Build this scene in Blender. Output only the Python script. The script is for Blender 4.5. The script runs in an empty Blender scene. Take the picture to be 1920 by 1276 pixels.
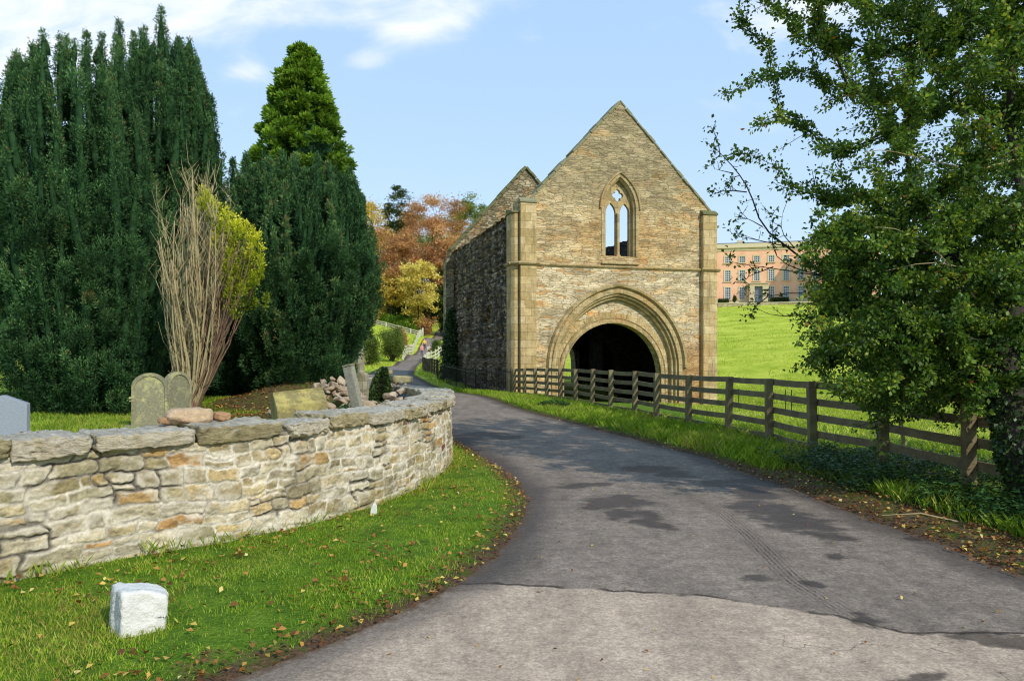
import bpy, bmesh, math, random
import numpy as np
from mathutils import Vector, Matrix
from mathutils.geometry import tessellate_polygon

random.seed(7); RNG = np.random.default_rng(11)
scene = bpy.context.scene
COL = scene.collection
R = math.radians

# ------------------------------------------------------------ camera, sky, sun
F = 1400.0            # focal length in photo pixels (photo 1920 wide)
CZ = 1.7              # eye height
HY = 671.0            # row of the horizon
cam_d = bpy.data.cameras.new('camera'); cam = bpy.data.objects.new('camera', cam_d)
COL.objects.link(cam); scene.camera = cam
cam.location = (0, 0, CZ); cam.rotation_euler = (R(90), 0, 0)
cam_d.sensor_width = 36; cam_d.lens = F/1920*36
cam_d.shift_y = (HY-638)/1920
cam_d.clip_start = .1; cam_d.clip_end = 3000

SUN_AZ = math.atan2(.64, -.77)      # clockwise from +Y
SUN_EL = R(35)
w = bpy.data.worlds.new('World'); scene.world = w; w.use_nodes = True
wt = w.node_tree; wt.nodes.clear()
def wn(t, **k):
    n = wt.nodes.new(t)
    for a, b in k.items(): setattr(n, a, b)
    return n
bg = wn('ShaderNodeBackground'); wo = wn('ShaderNodeOutputWorld')
sky = wn('ShaderNodeTexSky', sky_type='NISHITA', sun_disc=False, sun_elevation=SUN_EL, sun_rotation=SUN_AZ)
sky.air_density = 1.0; sky.dust_density = .6; sky.ozone_density = 1.6; sky.altitude = 100
geo = wn('ShaderNodeTexCoord')
sep = wn('ShaderNodeSeparateXYZ'); wt.links.new(geo.outputs['Generated'], sep.inputs[0])
def wm(op, a, b=None, c=None, clamp=False):
    n = wn('ShaderNodeMath', operation=op); n.use_clamp = clamp
    for i, v in enumerate((a, b, c)):
        if v is None: continue
        if isinstance(v, (int, float)): n.inputs[i].default_value = v
        else: wt.links.new(v, n.inputs[i])
    return n.outputs[0]
X, Y, Z = sep.outputs
Yc = wm('MAXIMUM', Y, .02)
au = wm('DIVIDE', X, Yc); av = wm('DIVIDE', Z, Yc)
cmb = wn('ShaderNodeCombineXYZ'); wt.links.new(au, cmb.inputs[0]); wt.links.new(av, cmb.inputs[1])
mp = wn('ShaderNodeMapping'); mp.inputs['Scale'].default_value = (3.2, 6.5, 1); wt.links.new(cmb.outputs[0], mp.inputs[0])
nz = wn('ShaderNodeTexNoise'); nz.inputs['Scale'].default_value = 1.5; nz.inputs['Detail'].default_value = 9
nz.inputs['Roughness'].default_value = .58; nz.inputs['Distortion'].default_value = .35
wt.links.new(mp.outputs[0], nz.inputs['Vector'])
tot = None
# cloud banks: direction (tan azimuth, tan elevation), half sizes, strength
for (cx, cy, sx, sy, st) in ((-.64, .44, .14, .09, .95), (-.35, .49, .25, .055, 1.05), (-.12, .455, .075, .03, .85),
                             (-.2, .40, .03, .014, .55), (.02, .425, .035, .018, .5), (-.35, .385, .03, .012, .5), (.36, .475, .12, .05, .75),
                             (-.72, .50, .2, .1, .8), (.9, .4, .4, .12, .7), (-1.3, .35, .5, .15, .6)):
    dx = wm('DIVIDE', wm('SUBTRACT', au, cx), sx); dy = wm('DIVIDE', wm('SUBTRACT', av, cy), sy)
    d2 = wm('ADD', wm('MULTIPLY', dx, dx), wm('MULTIPLY', dy, dy))
    g = wm('MULTIPLY', wm('EXPONENT', wm('MULTIPLY', d2, -.8)), st)
    tot = g if tot is None else wm('ADD', tot, g)
tc = wm('MINIMUM', tot, 1.0)
cl = wm('ADD', nz.outputs[0], wm('MULTIPLY', tc, .42))
mr = wn('ShaderNodeMapRange', interpolation_type='SMOOTHSTEP'); wt.links.new(cl, mr.inputs[0]); mr.inputs[1].default_value = .63; mr.inputs[2].default_value = 1.06
cl = mr.outputs[0]
haze = wm('EXPONENT', wm('MULTIPLY', wm('MAXIMUM', Z, 0.0), -3.2))     # pale towards the skyline
grad = wn('ShaderNodeMixRGB', blend_type='MIX'); grad.inputs[1].default_value = (3.6, 6.0, 9.7, 1); grad.inputs[2].default_value = (7.4, 9.1, 10.3, 1); wt.links.new(haze, grad.inputs[0])
lift = wn('ShaderNodeMixRGB', blend_type='MIX'); lift.inputs[0].default_value = .8; wt.links.new(grad.outputs[0], lift.inputs[2])
wt.links.new(sky.outputs[0], lift.inputs[1])
mxc = wn('ShaderNodeMixRGB', blend_type='MIX'); mxc.inputs[2].default_value = (9.6, 9.7, 10.0, 1)
wt.links.new(wm('MULTIPLY', cl, .93), mxc.inputs[0]); wt.links.new(lift.outputs[0], mxc.inputs[1])
wt.links.new(mxc.outputs[0], bg.inputs[0]); bg.inputs[1].default_value = .118
wt.links.new(bg.outputs[0], wo.inputs[0])

sl = bpy.data.lights.new('sun', 'SUN'); sl.energy = 3.6; sl.angle = R(.5); sl.color = (1, .94, .83)
so = bpy.data.objects.new('sun', sl); COL.objects.link(so)
sdir = Vector((math.sin(SUN_AZ)*math.cos(SUN_EL), math.cos(SUN_AZ)*math.cos(SUN_EL), math.sin(SUN_EL)))
so.rotation_euler = sdir.to_track_quat('Z', 'Y').to_euler(); so.location = (20, -20, 40)
scene.view_settings.view_transform = 'Standard'; scene.view_settings.look = 'None'
scene.view_settings.exposure = 0.0; scene.view_settings.gamma = 1
scene.render.engine = 'CYCLES'
scene.cycles.max_bounces = 6; scene.cycles.transparent_max_bounces = 8
scene.cycles.use_denoising = True; scene.cycles.filter_width = 1.15

# ------------------------------------------------------------ noise
def _h(i, j, k, s):
    n = (i*374761393 + j*668265263 + k*2147483647 + s*974634777) & 0xffffffff
    n = ((n ^ (n >> 13))*1274126177) & 0xffffffff
    n = n ^ (n >> 16)
    return (n & 0xffff)/65535.0
def vnoise(x, y, z=0., s=0):
    x = np.asarray(x, float); y = np.asarray(y, float); z = np.asarray(z, float) + 0*x
    xi = np.floor(x).astype(np.int64); yi = np.floor(y).astype(np.int64); zi = np.floor(z).astype(np.int64)
    fx = x-xi; fy = y-yi; fz = z-zi
    fx = fx*fx*(3-2*fx); fy = fy*fy*(3-2*fy); fz = fz*fz*(3-2*fz)
    r = 0
    for a in (0, 1):
        for b in (0, 1):
            for c in (0, 1):
                r = r + _h(xi+a, yi+b, zi+c, s)*(fx if a else 1-fx)*(fy if b else 1-fy)*(fz if c else 1-fz)
    return r*2-1
def fbm(x, y, z=0., o=4, s=0, g=.5):
    r = 0; a = 1; t = 0; f = 1
    for k in range(o):
        r = r + a*vnoise(np.asarray(x)*f, np.asarray(y)*f, np.asarray(z)*f, s+k*17); t += a; a *= g; f *= 2.03
    return r/t
def sstep(a, b, x):
    t = np.clip((x-a)/(b-a), 0, 1); return t*t*(3-2*t)

# ------------------------------------------------------------ mesh helpers
def tag(o, label=None, cat=None, group=None, kind=None):
    if label: o['label'] = label
    if cat: o['category'] = cat
    if group: o['group'] = group
    if kind: o['kind'] = kind
    return o
def link(o, parent=None):
    COL.objects.link(o)
    if parent is not None: o.parent = parent
    return o
def empty(name, loc=(0, 0, 0), rz=0):
    o = bpy.data.objects.new(name, None); o.location = loc; o.rotation_euler = (0, 0, rz)
    o.empty_display_size = .2
    return link(o)
def mesh_np(name, V, Fq, mat, parent=None, attrs=None, smooth=False, mats=None, midx=None):
    V = np.asarray(V, np.float32); Fq = np.asarray(Fq, np.int32)
    me = bpy.data.meshes.new(name)
    k = Fq.shape[1]; nf = len(Fq)
    me.vertices.add(len(V)); me.vertices.foreach_set('co', V.ravel())
    me.loops.add(nf*k); me.loops.foreach_set('vertex_index', Fq.ravel())
    me.polygons.add(nf)
    me.polygons.foreach_set('loop_start', np.arange(0, nf*k, k, dtype=np.int32))
    me.polygons.foreach_set('loop_total', np.full(nf, k, np.int32))
    if smooth: me.polygons.foreach_set('use_smooth', np.ones(nf, bool))
    for m in (mats or [mat]): me.materials.append(m)
    if midx is not None: me.polygons.foreach_set('material_index', np.asarray(midx, np.int32))
    for an, av_ in (attrs or {}).items():
        av_ = np.asarray(av_, np.float32)
        if av_.ndim == 1:
            a = me.attributes.new(an, 'FLOAT', 'POINT'); a.data.foreach_set('value', av_)
        else:
            if av_.shape[1] == 3: av_ = np.hstack([av_, np.ones((len(av_), 1), np.float32)])
            a = me.attributes.new(an, 'FLOAT_COLOR', 'POINT'); a.data.foreach_set('color', av_.ravel())
    me.update(calc_edges=True); me.validate()
    return link(bpy.data.objects.new(name, me), parent)
def mesh_py(name, V, Fs, mat, parent=None, smooth=False, mats=None, midx=None):
    me = bpy.data.meshes.new(name); me.from_pydata([tuple(v) for v in V], [], [tuple(f) for f in Fs])
    for m in (mats or [mat]): me.materials.append(m)
    if midx is not None: me.polygons.foreach_set('material_index', midx)
    if smooth: me.polygons.foreach_set('use_smooth', [True]*len(me.polygons))
    bm = bmesh.new(); bm.from_mesh(me); bmesh.ops.recalc_face_normals(bm, faces=bm.faces); bm.to_mesh(me); bm.free()
    me.update()
    return link(bpy.data.objects.new(name, me), parent)

class MB:
    """collects shapes into one mesh"""
    def __init__(s): s.V = []; s.F = []
    def add(s, V, Fs):
        o = len(s.V); s.V += [tuple(v) for v in V]; s.F += [tuple(i+o for i in f) for f in Fs]; return s
    def box(s, x0, x1, y0, y1, z0, z1, M=None):
        V = [Vector(p) for p in ((x0,y0,z0),(x1,y0,z0),(x1,y1,z0),(x0,y1,z0),(x0,y0,z1),(x1,y0,z1),(x1,y1,z1),(x0,y1,z1))]
        if M is not None: V = [M @ v for v in V]
        return s.add(V, ((0,3,2,1),(4,5,6,7),(0,1,5,4),(1,2,6,5),(2,3,7,6),(3,0,4,7)))
    def bar(s, a, b, w_, h_, up=(0,0,1)):
        a = Vector(a); b = Vector(b); d = (b-a).normalized(); u = Vector(up)
        sd = d.cross(u)
        sd = sd.normalized() if sd.length > 1e-4 else Vector((1,0,0)); u = sd.cross(d).normalized()
        V = []
        for p in (a, b):
            for (i, j) in ((-1,-1),(1,-1),(1,1),(-1,1)): V.append(p + sd*(i*w_/2) + u*(j*h_/2))
        return s.add(V, ((0,1,2,3),(7,6,5,4),(0,4,5,1),(1,5,6,2),(2,6,7,3),(3,7,4,0)))
    def tube(s, pts, rad, n=6, cap=True):
        pts = [Vector(p) for p in pts]; V = []; Fs = []
        if not hasattr(rad, '__len__'): rad = [rad]*len(pts)
        ref = Vector((.3, .9, .2))
        for i, p in enumerate(pts):
            d = (pts[min(i+1, len(pts)-1)]-pts[max(i-1, 0)]).normalized()
            a = d.cross(ref)
            if a.length < .1: a = d.cross(Vector((1, 0, 0)))
            a.normalize(); b = d.cross(a)
            for k in range(n):
                t = 2*math.pi*k/n; V.append(p + (a*math.cos(t)+b*math.sin(t))*rad[i])
        for i in range(len(pts)-1):
            for k in range(n):
                Fs.append((i*n+k, i*n+(k+1) % n, (i+1)*n+(k+1) % n, (i+1)*n+k))
        if cap: Fs.append(tuple(range(n))[::-1]); Fs.append(tuple((len(pts)-1)*n+k for k in range(n)))
        return s.add(V, Fs)
    def prism(s, poly, holes, f, w0, w1):
        """2D polygon (with holes) mapped by f(a, b, w) and given thickness w0..w1"""
        loops = [[Vector((a, b, 0)) for a, b in poly]] + [[Vector((a, b, 0)) for a, b in h] for h in holes]
        tris = tessellate_polygon(loops); flat = [p for l in loops for p in l]; n = len(flat)
        V = [f(p.x, p.y, w0) for p in flat] + [f(p.x, p.y, w1) for p in flat]
        Fs = [tuple(t) for t in tris] + [tuple(i+n for i in t)[::-1] for t in tris]
        o = 0
        for l in loops:
            m = len(l)
            for i in range(m): j = (i+1) % m; Fs.append((o+i, o+j, o+j+n, o+i+n))
            o += m
        return s.add(V, Fs)
    def build(s, name, mat, parent=None, smooth=False, bevel=0, **k):
        o = mesh_py(name, s.V, s.F, mat, parent, smooth, **k)
        if bevel:
            m = o.modifiers.new('bevel', 'BEVEL'); m.width = bevel; m.segments = 2; m.limit_method = 'ANGLE'
        return o

_rocks = {}
def rock_mesh(seed, mat, n=6, rough=.16, boxy=.7, sx=1, sy=1, sz=1, fine=.03):
    """irregular stone, unit half-size about 1, closed; boxy 1 = block, 0 = boulder"""
    g = np.linspace(-1, 1, n+1); V = []; idx = {}; Fs = []
    def vid(p):
        k = tuple(np.round(p, 5))
        if k not in idx: idx[k] = len(V); V.append(k)
        return idx[k]
    for ax in range(3):
        for sg in (-1, 1):
            for i in range(n):
                for j in range(n):
                    q = []
                    for (a, b) in ((i, j), (i+1, j), (i+1, j+1), (i, j+1)):
                        p = [0, 0, 0]; p[ax] = sg; p[(ax+1) % 3] = g[a]; p[(ax+2) % 3] = g[b]; q.append(vid(p))
                    Fs.append(q if sg > 0 else q[::-1])
    V = np.array(V)
    sph = V/np.linalg.norm(V, axis=1, keepdims=True)
    pe = 14. if boxy > .9 else 6.
    pw = (np.abs(V)**pe).sum(1, keepdims=True)**(1/pe)
    rb = V/pw*(1.0) ; rb = rb/np.maximum(np.linalg.norm(rb, axis=1, keepdims=True)/(1.6 if boxy > .9 else 1.32), 1)
    P = sph*(1-boxy) + rb*boxy
    # random shear/taper so that no two stones are alike
    r = random.Random(seed)
    P = P*(1+np.outer(P[:, 0], [0, r.uniform(-.12, .12), r.uniform(-.12, .12)])) + np.outer(P[:, 1], [r.uniform(-.15, .15), 0, r.uniform(-.08, .08)])
    P = P*np.array([sx, sy, sz])
    big = max(sx, sy, sz)
    for c in range(3):
        P[:, c] += rough*min(sx, sy, sz)*fbm(V[:, 0]*1.3+seed*3.1, V[:, 1]*1.3, V[:, 2]*1.3+c*9, 3, seed+c*7) \
                   + fine*min(sx, sy, sz)*2*fbm(P[:, 0]/big*9+seed, P[:, 1]/big*9, P[:, 2]/big*9+c*5, 2, seed+c)
    return P, np.array(Fs)
def add_normals_ok(o):
    bm = bmesh.new(); bm.from_mesh(o.data); bmesh.ops.recalc_face_normals(bm, faces=bm.faces); bm.to_mesh(o.data); bm.free()

# ------------------------------------------------------------ materials
def srgb(r, g, b, k=1.0):
    f = lambda c: ((c/255.)/12.92 if c/255. <= .04045 else ((c/255.+.055)/1.055)**2.4)*k
    return (f(r), f(g), f(b), 1)
class NM:
    def __init__(s, name):
        s.m = bpy.data.materials.new(name); s.m.use_nodes = True; s.t = s.m.node_tree; s.t.nodes.clear()
        s.out = s.t.nodes.new('ShaderNodeOutputMaterial'); s._co = None; s._obj = None
    def n(s, t, props=None, **ins):
        nd = s.t.nodes.new(t)
        for a, b in (props or {}).items(): setattr(nd, a, b)
        for a, v in ins.items():
            key = int(a[1:]) if a[0] == 'i' and a[1:].isdigit() else a.replace('_', ' ')
            s.set(nd.inputs[key], v)
        return nd
    def set(s, sock, v):
        if isinstance(v, bpy.types.NodeSocket): s.t.links.new(v, sock)
        elif v is not None: sock.default_value = v
    def obj(s):
        if s._obj is None: s._obj = s.t.nodes.new('ShaderNodeTexCoord').outputs['Object']
        return s._obj
    def attr(s, name, out='Fac'): return s.n('ShaderNodeAttribute', {'attribute_name': name}).outputs[out]
    def map(s, vec=None, scale=(1,1,1), loc=(0,0,0), rot=(0,0,0)):
        return s.n('ShaderNodeMapping', Vector=vec if vec is not None else s.obj(), Scale=scale, Location=loc, Rotation=rot).outputs[0]
    def noise(s, scale, detail=5, rough=.55, vec=None, dist=0, out=0):
        return s.n('ShaderNodeTexNoise', Vector=vec if vec is not None else s.obj(), Scale=scale, Detail=detail, Roughness=rough, Distortion=dist).outputs[out]
    def math(s, op, a, b=None, c=None, clamp=False):
        nd = s.t.nodes.new('ShaderNodeMath'); nd.operation = op; nd.use_clamp = clamp
        for i, v in enumerate((a, b, c)):
            if v is not None: s.set(nd.inputs[i], v)
        return nd.outputs[0]
    def ramp(s, fac, stops, interp='LINEAR'):
        nd = s.t.nodes.new('ShaderNodeValToRGB'); nd.color_ramp.interpolation = interp
        e = nd.color_ramp.elements
        while len(e) < len(stops): e.new(.5)
        for i, (p, c) in enumerate(stops):
            e[i].position = p; e[i].color = c if hasattr(c, '__len__') else (c, c, c, 1)
        s.set(nd.inputs[0], fac); return nd.outputs[0]
    def mix(s, fac, a, b, mode='MIX'):
        nd = s.t.nodes.new('ShaderNodeMixRGB'); nd.blend_type = mode
        s.set(nd.inputs[0], fac); s.set(nd.inputs[1], a); s.set(nd.inputs[2], b); return nd.outputs[0]
    def smooth(s, v, a, b):
        nd = s.t.nodes.new('ShaderNodeMapRange'); nd.interpolation_type = 'SMOOTHSTEP'
        s.set(nd.inputs[0], v); nd.inputs[1].default_value = a; nd.inputs[2].default_value = b
        nd.inputs[3].default_value = 0; nd.inputs[4].default_value = 1; return nd.outputs[0]
    def bump(s, h, strength=.5, dist=.02, normal=None):
        nd = s.t.nodes.new('ShaderNodeBump'); nd.inputs['Strength'].default_value = strength
        nd.inputs['Distance'].default_value = dist; s.set(nd.inputs['Height'], h)
        if normal is not None: s.set(nd.inputs['Normal'], normal)
        return nd.outputs[0]
    def pbr(s, col, rough=.85, normal=None, metal=0, spec=.3):
        p = s.t.nodes.new('ShaderNodeBsdfPrincipled'); s.set(p.inputs['Base Color'], col); s.set(p.inputs['Roughness'], rough)
        p.inputs['Metallic'].default_value = metal; p.inputs['Specular IOR Level'].default_value = spec
        if normal is not None: s.set(p.inputs['Normal'], normal)
        s.t.links.new(p.outputs[0], s.out.inputs[0]); return s.m

def mat_leaf(name, stops, trans=.3, rough=.5, spec=.25, var=.35, nscale=1.2):
    m = NM(name); r = m.attr('rnd'); c = m.ramp(r, stops)
    n_ = m.noise(nscale, 3); c = m.mix(var, c, m.ramp(n_, [(.3, .45), (.7, 1.6)]), 'MULTIPLY')
    p = m.n('ShaderNodeBsdfPrincipled'); m.set(p.inputs['Base Color'], c); p.inputs['Roughness'].default_value = rough
    p.inputs['Specular IOR Level'].default_value = spec
    t = m.n('ShaderNodeBsdfTranslucent'); m.set(t.inputs[0], m.mix(1, c, (1.25, 1.2, .6, 1), 'MULTIPLY'))
    mx = m.n('ShaderNodeMixShader'); mx.inputs[0].default_value = trans
    m.t.links.new(p.outputs[0], mx.inputs[1]); m.t.links.new(t.outputs[0], mx.inputs[2]); m.t.links.new(mx.outputs[0], m.out.inputs[0])
    return m.m

def mat_masonry(name, stops, mortar, su=2.7, sv=6.5, zones=None, edge=.05, bumps=1.0, ashlar=False, dark=None, bw=.6, bh=.3, rand=.62, mfac=.7, tone=None):
    """coursed rubble (Voronoi cells squashed into courses) or squared ashlar; object coords x = along, z = up"""
    m = NM(name); co = m.obj()
    wv = m.n('ShaderNodeTexNoise', Vector=co, Scale=1.1, Detail=3).outputs['Color']
    sub = m.n('ShaderNodeVectorMath', {'operation': 'SUBTRACT'}); m.set(sub.inputs[0], wv); sub.inputs[1].default_value = (.5, .5, .5)
    sc = m.n('ShaderNodeVectorMath', {'operation': 'SCALE'}); m.set(sc.inputs[0], sub.outputs[0]); sc.inputs['Scale'].default_value = .05 if ashlar else .30
    ad = m.n('ShaderNodeVectorMath', {'operation': 'ADD'}); m.set(ad.inputs[0], co); m.set(ad.inputs[1], sc.outputs[0]); v = ad.outputs[0]
    if ashlar:
        sp = m.n('ShaderNodeSeparateXYZ', Vector=v); cb = m.n('ShaderNodeCombineXYZ')
        m.set(cb.inputs[0], m.math('ADD', sp.outputs[0], sp.outputs[1])); m.set(cb.inputs[1], sp.outputs[2])
        b = m.t.nodes.new('ShaderNodeTexBrick'); m.set(b.inputs['Vector'], cb.outputs[0])
        b.inputs['Color1'].default_value = (0, 0, 0, 1); b.inputs['Color2'].default_value = (1, 1, 1, 1); b.inputs['Mortar'].default_value = (.5, .5, .5, 1)
        b.inputs['Scale'].default_value = 1; b.inputs['Mortar Size'].default_value = .006; b.inputs['Mortar Smooth'].default_value = .4
        b.inputs['Brick Width'].default_value = bw; b.inputs['Row Height'].default_value = bh
        rnd = b.outputs['Color']; crack = b.outputs['Fac']
        inside = m.math('SUBTRACT', 1.0, crack)
    else:
        sp0 = m.n('ShaderNodeSeparateXYZ', Vector=m.map(v, (su, su, sv))); row = m.math('FLOOR', sp0.outputs[2])
        sh_ = m.math('MULTIPLY', m.math('SINE', m.math('MULTIPLY', row, 12.9898)), 3.7)
        vv = m.n('ShaderNodeCombineXYZ', X=m.math('ADD', sp0.outputs[0], sh_), Y=m.math('ADD', sp0.outputs[1], sh_), Z=sp0.outputs[2]).outputs[0]
        a = m.n('ShaderNodeTexVoronoi', Vector=vv, Scale=1.0, Randomness=rand)
        e = m.n('ShaderNodeTexVoronoi', {'feature': 'DISTANCE_TO_EDGE'}, Vector=vv, Scale=1.0, Randomness=rand)
        rnd = m.n('ShaderNodeSeparateColor', Color=a.outputs['Color']).outputs[0]
        inside = m.smooth(e.outputs['Distance'], edge*.3, edge*2.2)
    c = m.ramp(rnd, stops)
    n1 = m.noise(.55, 4, .6); n2 = m.noise(14, 6, .65); n3 = m.noise(3.0, 5, .6)
    if zones: c = zones(m, c, co, rnd, n1)
    c = m.mix(.55, c, m.ramp(n2, [(.3, .55), (.72, 1.4)]), 'MULTIPLY')
    c = m.mix(.5, c, m.ramp(n3, [(.3, .6), (.7, 1.3)]), 'MULTIPLY')
    if not ashlar:
        big = m.n('ShaderNodeTexVoronoi', Vector=m.map(v, (su*.45, su*.45, sv*.33)), Scale=1.0, Randomness=.9); bs = m.n('ShaderNodeSeparateColor', Color=big.outputs['Color'])
        c = m.mix(.85, c, m.ramp(bs.outputs[1], [(0, .68), (.45, .98), (.8, 1.08), (1, 1.28)]), 'MULTIPLY')
        c = m.mix(m.math('MULTIPLY', m.smooth(bs.outputs[0], .86, .9), .45), c, m.mix(1, c, (1.25, .92, .6, 1), 'MULTIPLY'))
    c = m.mix(m.math('MULTIPLY', m.math('SUBTRACT', 1.0, inside), mfac), c, mortar)
    if tone: c = m.mix(1.0, c, (*tone, 1), 'MULTIPLY')
    h = m.math('ADD', m.math('MULTIPLY', inside, 1.0), m.math('MULTIPLY', n2, .55))
    h = m.math('ADD', h, m.math('MULTIPLY', rnd, .5 if not ashlar else .1))
    return m.pbr(c, .92, m.bump(h, .9*bumps, .05 if not ashlar else .012), spec=.15)
# ------------------------------------------------------------ terrain
CTRL = [(-12,0,0),(0,0,0),(12,0,0),(0,-15,0),(0,10,0),(6,9,0),(5.5,14,0),(6,20,-.02),(0,20,0),(3.2,26,0),(0,33,0),(-3,36,.05),
 (5,36,-.75),(10,37.5,-.85),(7,32,-.4),(15,38,-.8),(10,26,-.4),(12,18,-.25),(20,30,-.6),(9,13,-.05),(12,8,0),(22,14,-.2),
 (-6,41,.15),(-8.6,52,.5),(-10.2,65,.63),(-12.6,80,.9),(-12.3,90,1.3),(-12.9,105,1.85),(-13.8,119,2.55),(-14.9,150,5.0),(-16,175,8.1),(-17,210,12),
 (-6,60,.35),(-7.6,85,2.2),(-9,72,1.0),(-20,100,3.9),(-25,140,7.6),(-29,150,8.6),(-21,80,2.0),(-30,60,1.0),(-20,30,.3),(-40,20,.3),(-18,70,.9),
 (20,50,.0),(24,60,1.9),(26,70,3.3),(30,85,5.0),(27,105,7.2),(34,125,9.4),(40,140,11.2),(60,140,11.8),(45,147,12.1),(45,160,12.5),(60,75,3.4),(60,40,0),
 (4,60,.6),(6,90,3.0),(6,140,8),(0,52,.2),(8,48,-.5),(100,180,16),(-60,150,9),(-60,60,2),(0,220,17),(60,240,19),(-60,240,18),(110,80,4),(100,0,0),(-100,0,0),
 (-120,300,24),(0,320,25),(150,300,24),(-400,500,30),(400,500,30),(0,600,32),(-500,0,0),(500,0,0),(0,-100,0),(300,-80,0),(-300,-80,0)]
_C = np.array(CTRL, float)
def _U(r2): return np.where(r2 > 0, r2*np.log(np.maximum(r2, 1e-9)), 0)
def _tps():
    n = len(_C); d2 = ((_C[:, None, :2]-_C[None, :, :2])**2).sum(2)
    A = np.zeros((n+3, n+3)); A[:n, :n] = _U(d2) + np.eye(n)*.5
    A[:n, n] = 1; A[:n, n+1:] = _C[:, :2]; A[n:, :n] = A[:n, n:].T
    return np.linalg.solve(A, np.r_[_C[:, 2], 0, 0, 0])
_W = _tps()
def base_z(x, y):
    x = np.asarray(x, float); y = np.asarray(y, float); sh = x.shape; x = x.ravel(); y = y.ravel(); out = np.empty_like(x)
    for i in range(0, len(x), 20000):
        s = slice(i, i+20000)
        d2 = (x[s, None]-_C[None, :, 0])**2 + (y[s, None]-_C[None, :, 1])**2
        out[s] = _U(d2) @ _W[:-3] + _W[-3] + _W[-2]*x[s] + _W[-1]*y[s]
    # keep the roadside by the camera truly level
    near = 1-sstep(8, 26, np.hypot(x-1, y-6)) 
    out = out*(1-near*(np.abs(out) < .6))
    return out.reshape(sh)
def seg_d(x, y, poly, closed=True):
    """distance to polyline and inside flag"""
    P = np.array(poly, float); n = len(P); d = np.full(x.shape, 1e9); ins = np.zeros(x.shape, bool)
    for i in range(n if closed else n-1):
        a = P[i]; b = P[(i+1) % n]; ab = b-a
        t = np.clip(((x-a[0])*ab[0]+(y-a[1])*ab[1])/(ab@ab), 0, 1)
        d = np.minimum(d, np.hypot(x-a[0]-t*ab[0], y-a[1]-t*ab[1]))
        c = (a[1] > y) != (b[1] > y)
        with np.errstate(divide='ignore', invalid='ignore'):
            ins ^= c & (x < ab[0]*(y-a[1])/ab[1]+a[0])
    return d, ins
def sdf(x, y, poly):      # positive inside
    d, i = seg_d(x, y, poly); return np.where(i, d, -d)
def chaikin(P, k=2, closed=False):
    P = [tuple(p) for p in P]
    for _ in range(k):
        Q = [P[0]] if not closed else []
        for i in range(len(P)-1 if not closed else len(P)):
            a, b = P[i], P[(i+1) % len(P)]
            Q += [tuple(.75*u+.25*v for u, v in zip(a, b)), tuple(.25*u+.75*v for u, v in zip(a, b))]
        if not closed: Q.append(P[-1])
        P = Q
    return P
R_LEFT = [(-9,1.2),(-5,1.6),(-3.0,2.7),(-1.54,3.93),(-1.05,4.59),(-.41,5.68),(-.1,6.8),(.12,8.2),(.16,9.2),(0,10.6),(-.55,12.9),(-1.2,15.5),(-2.2,18.5),
          (-4.2,25.5),(-6.4,33),(-8.6,41),(-10.6,52),(-11.9,66),(-12.3,75),(-12.7,82),(-13.2,90),(-14.2,105),(-15.2,119),(-16.4,150),(-17.6,180),(-19,230)]
R_RIGHT = [(-15.5,230),(-14.4,180),(-13.2,150),(-12.4,119),(-11.6,105),(-10.4,90),(-9.6,78),(-8.6,65),(-6.9,52),(-3.9,41),(-2.28,35.5),(-.84,29.4),(0,25.3),
           (1.34,20.9),(2.33,17.1),(3.0,14.5),(3.42,12.9),(3.57,10.9),(3.7,9.96),(3.8,8.85),(3.87,7.96),(4.01,7.02),(4.04,5.89),(4.3,4.5),(5.2,3.2),(8,2.2),(14,1.8)]
ROAD = chaikin(R_LEFT, 1)+chaikin(R_RIGHT, 1)+[(14,-12),(-9,-12)]
WALL_PATH = chaikin([(-7.4,1.3),(-6.2,2.7),(-5.0,4.15),(-3.8,5.5),(-3.32,6.08),(-2.45,6.85),(-1.56,8.38),(-1.12,10.2),(-.99,11.6),(-1.06,12.9),(-1.35,14.6),(-1.95,16.1),(-2.35,16.9)], 2)
YARD = [p for p in WALL_PATH]+[(-3.2,18.5),(-4.6,21),(-6.5,26),(-9,32),(-60,32),(-60,-12),(-9,-12)]
def ground_z(x, y, road=True):
    x = np.asarray(x, float); y = np.asarray(y, float); z = base_z(x, y)
    ys = sdf(x, y, YARD)
    z = z + .5*sstep(.2, .4, ys)*(1-sstep(20, 30, y)) + .05*fbm(x*.9, y*.9, 0, 3, 5)*sstep(.3, 1, ys)
    z = z + .55*np.exp(-((x+5.6)/1.3)**2-((y-19.6)/1.2)**2) + .45*np.exp(-((x+3.6)/.75)**2-((y-15.0)/.9)**2) + .22*np.exp(-((x+3.0)/.6)**2-((y-17.6)/1.1)**2)
    if road:
        rd = sdf(x, y, ROAD) + .06*fbm(x*2.2, y*2.2, 0, 3, 3)*np.clip(12/(y+6), .2, 1)
        z = z + np.where(rd > 0, -.07*sstep(0, .10, rd), .045*sstep(0, -.35, rd)) 
        out = sstep(-.2, -1.2, rd)
        z = z + out*.035*fbm(x*1.3, y*1.3, 0, 4, 8) + out*.12*fbm(x*.16, y*.16, 0, 3, 9)*sstep(24, 60, y)
    return z
def axis(segs):
    out = [segs[0][0]]
    for a, b, st in segs:
        n = max(1, int(round((b-a)/st))); out += list(np.linspace(a, b, n+1)[1:])
    return np.array(out)
GX = axis([(-900,-200,100),(-200,-60,14),(-60,-30,3),(-30,-17,.7),(-17,-9,.22),(-9,-4.6,.12),(-4.6,5.6,.065),(5.6,9,.15),(9,16,.3),(16,60,1.1),(60,200,12),(200,900,100)])
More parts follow.
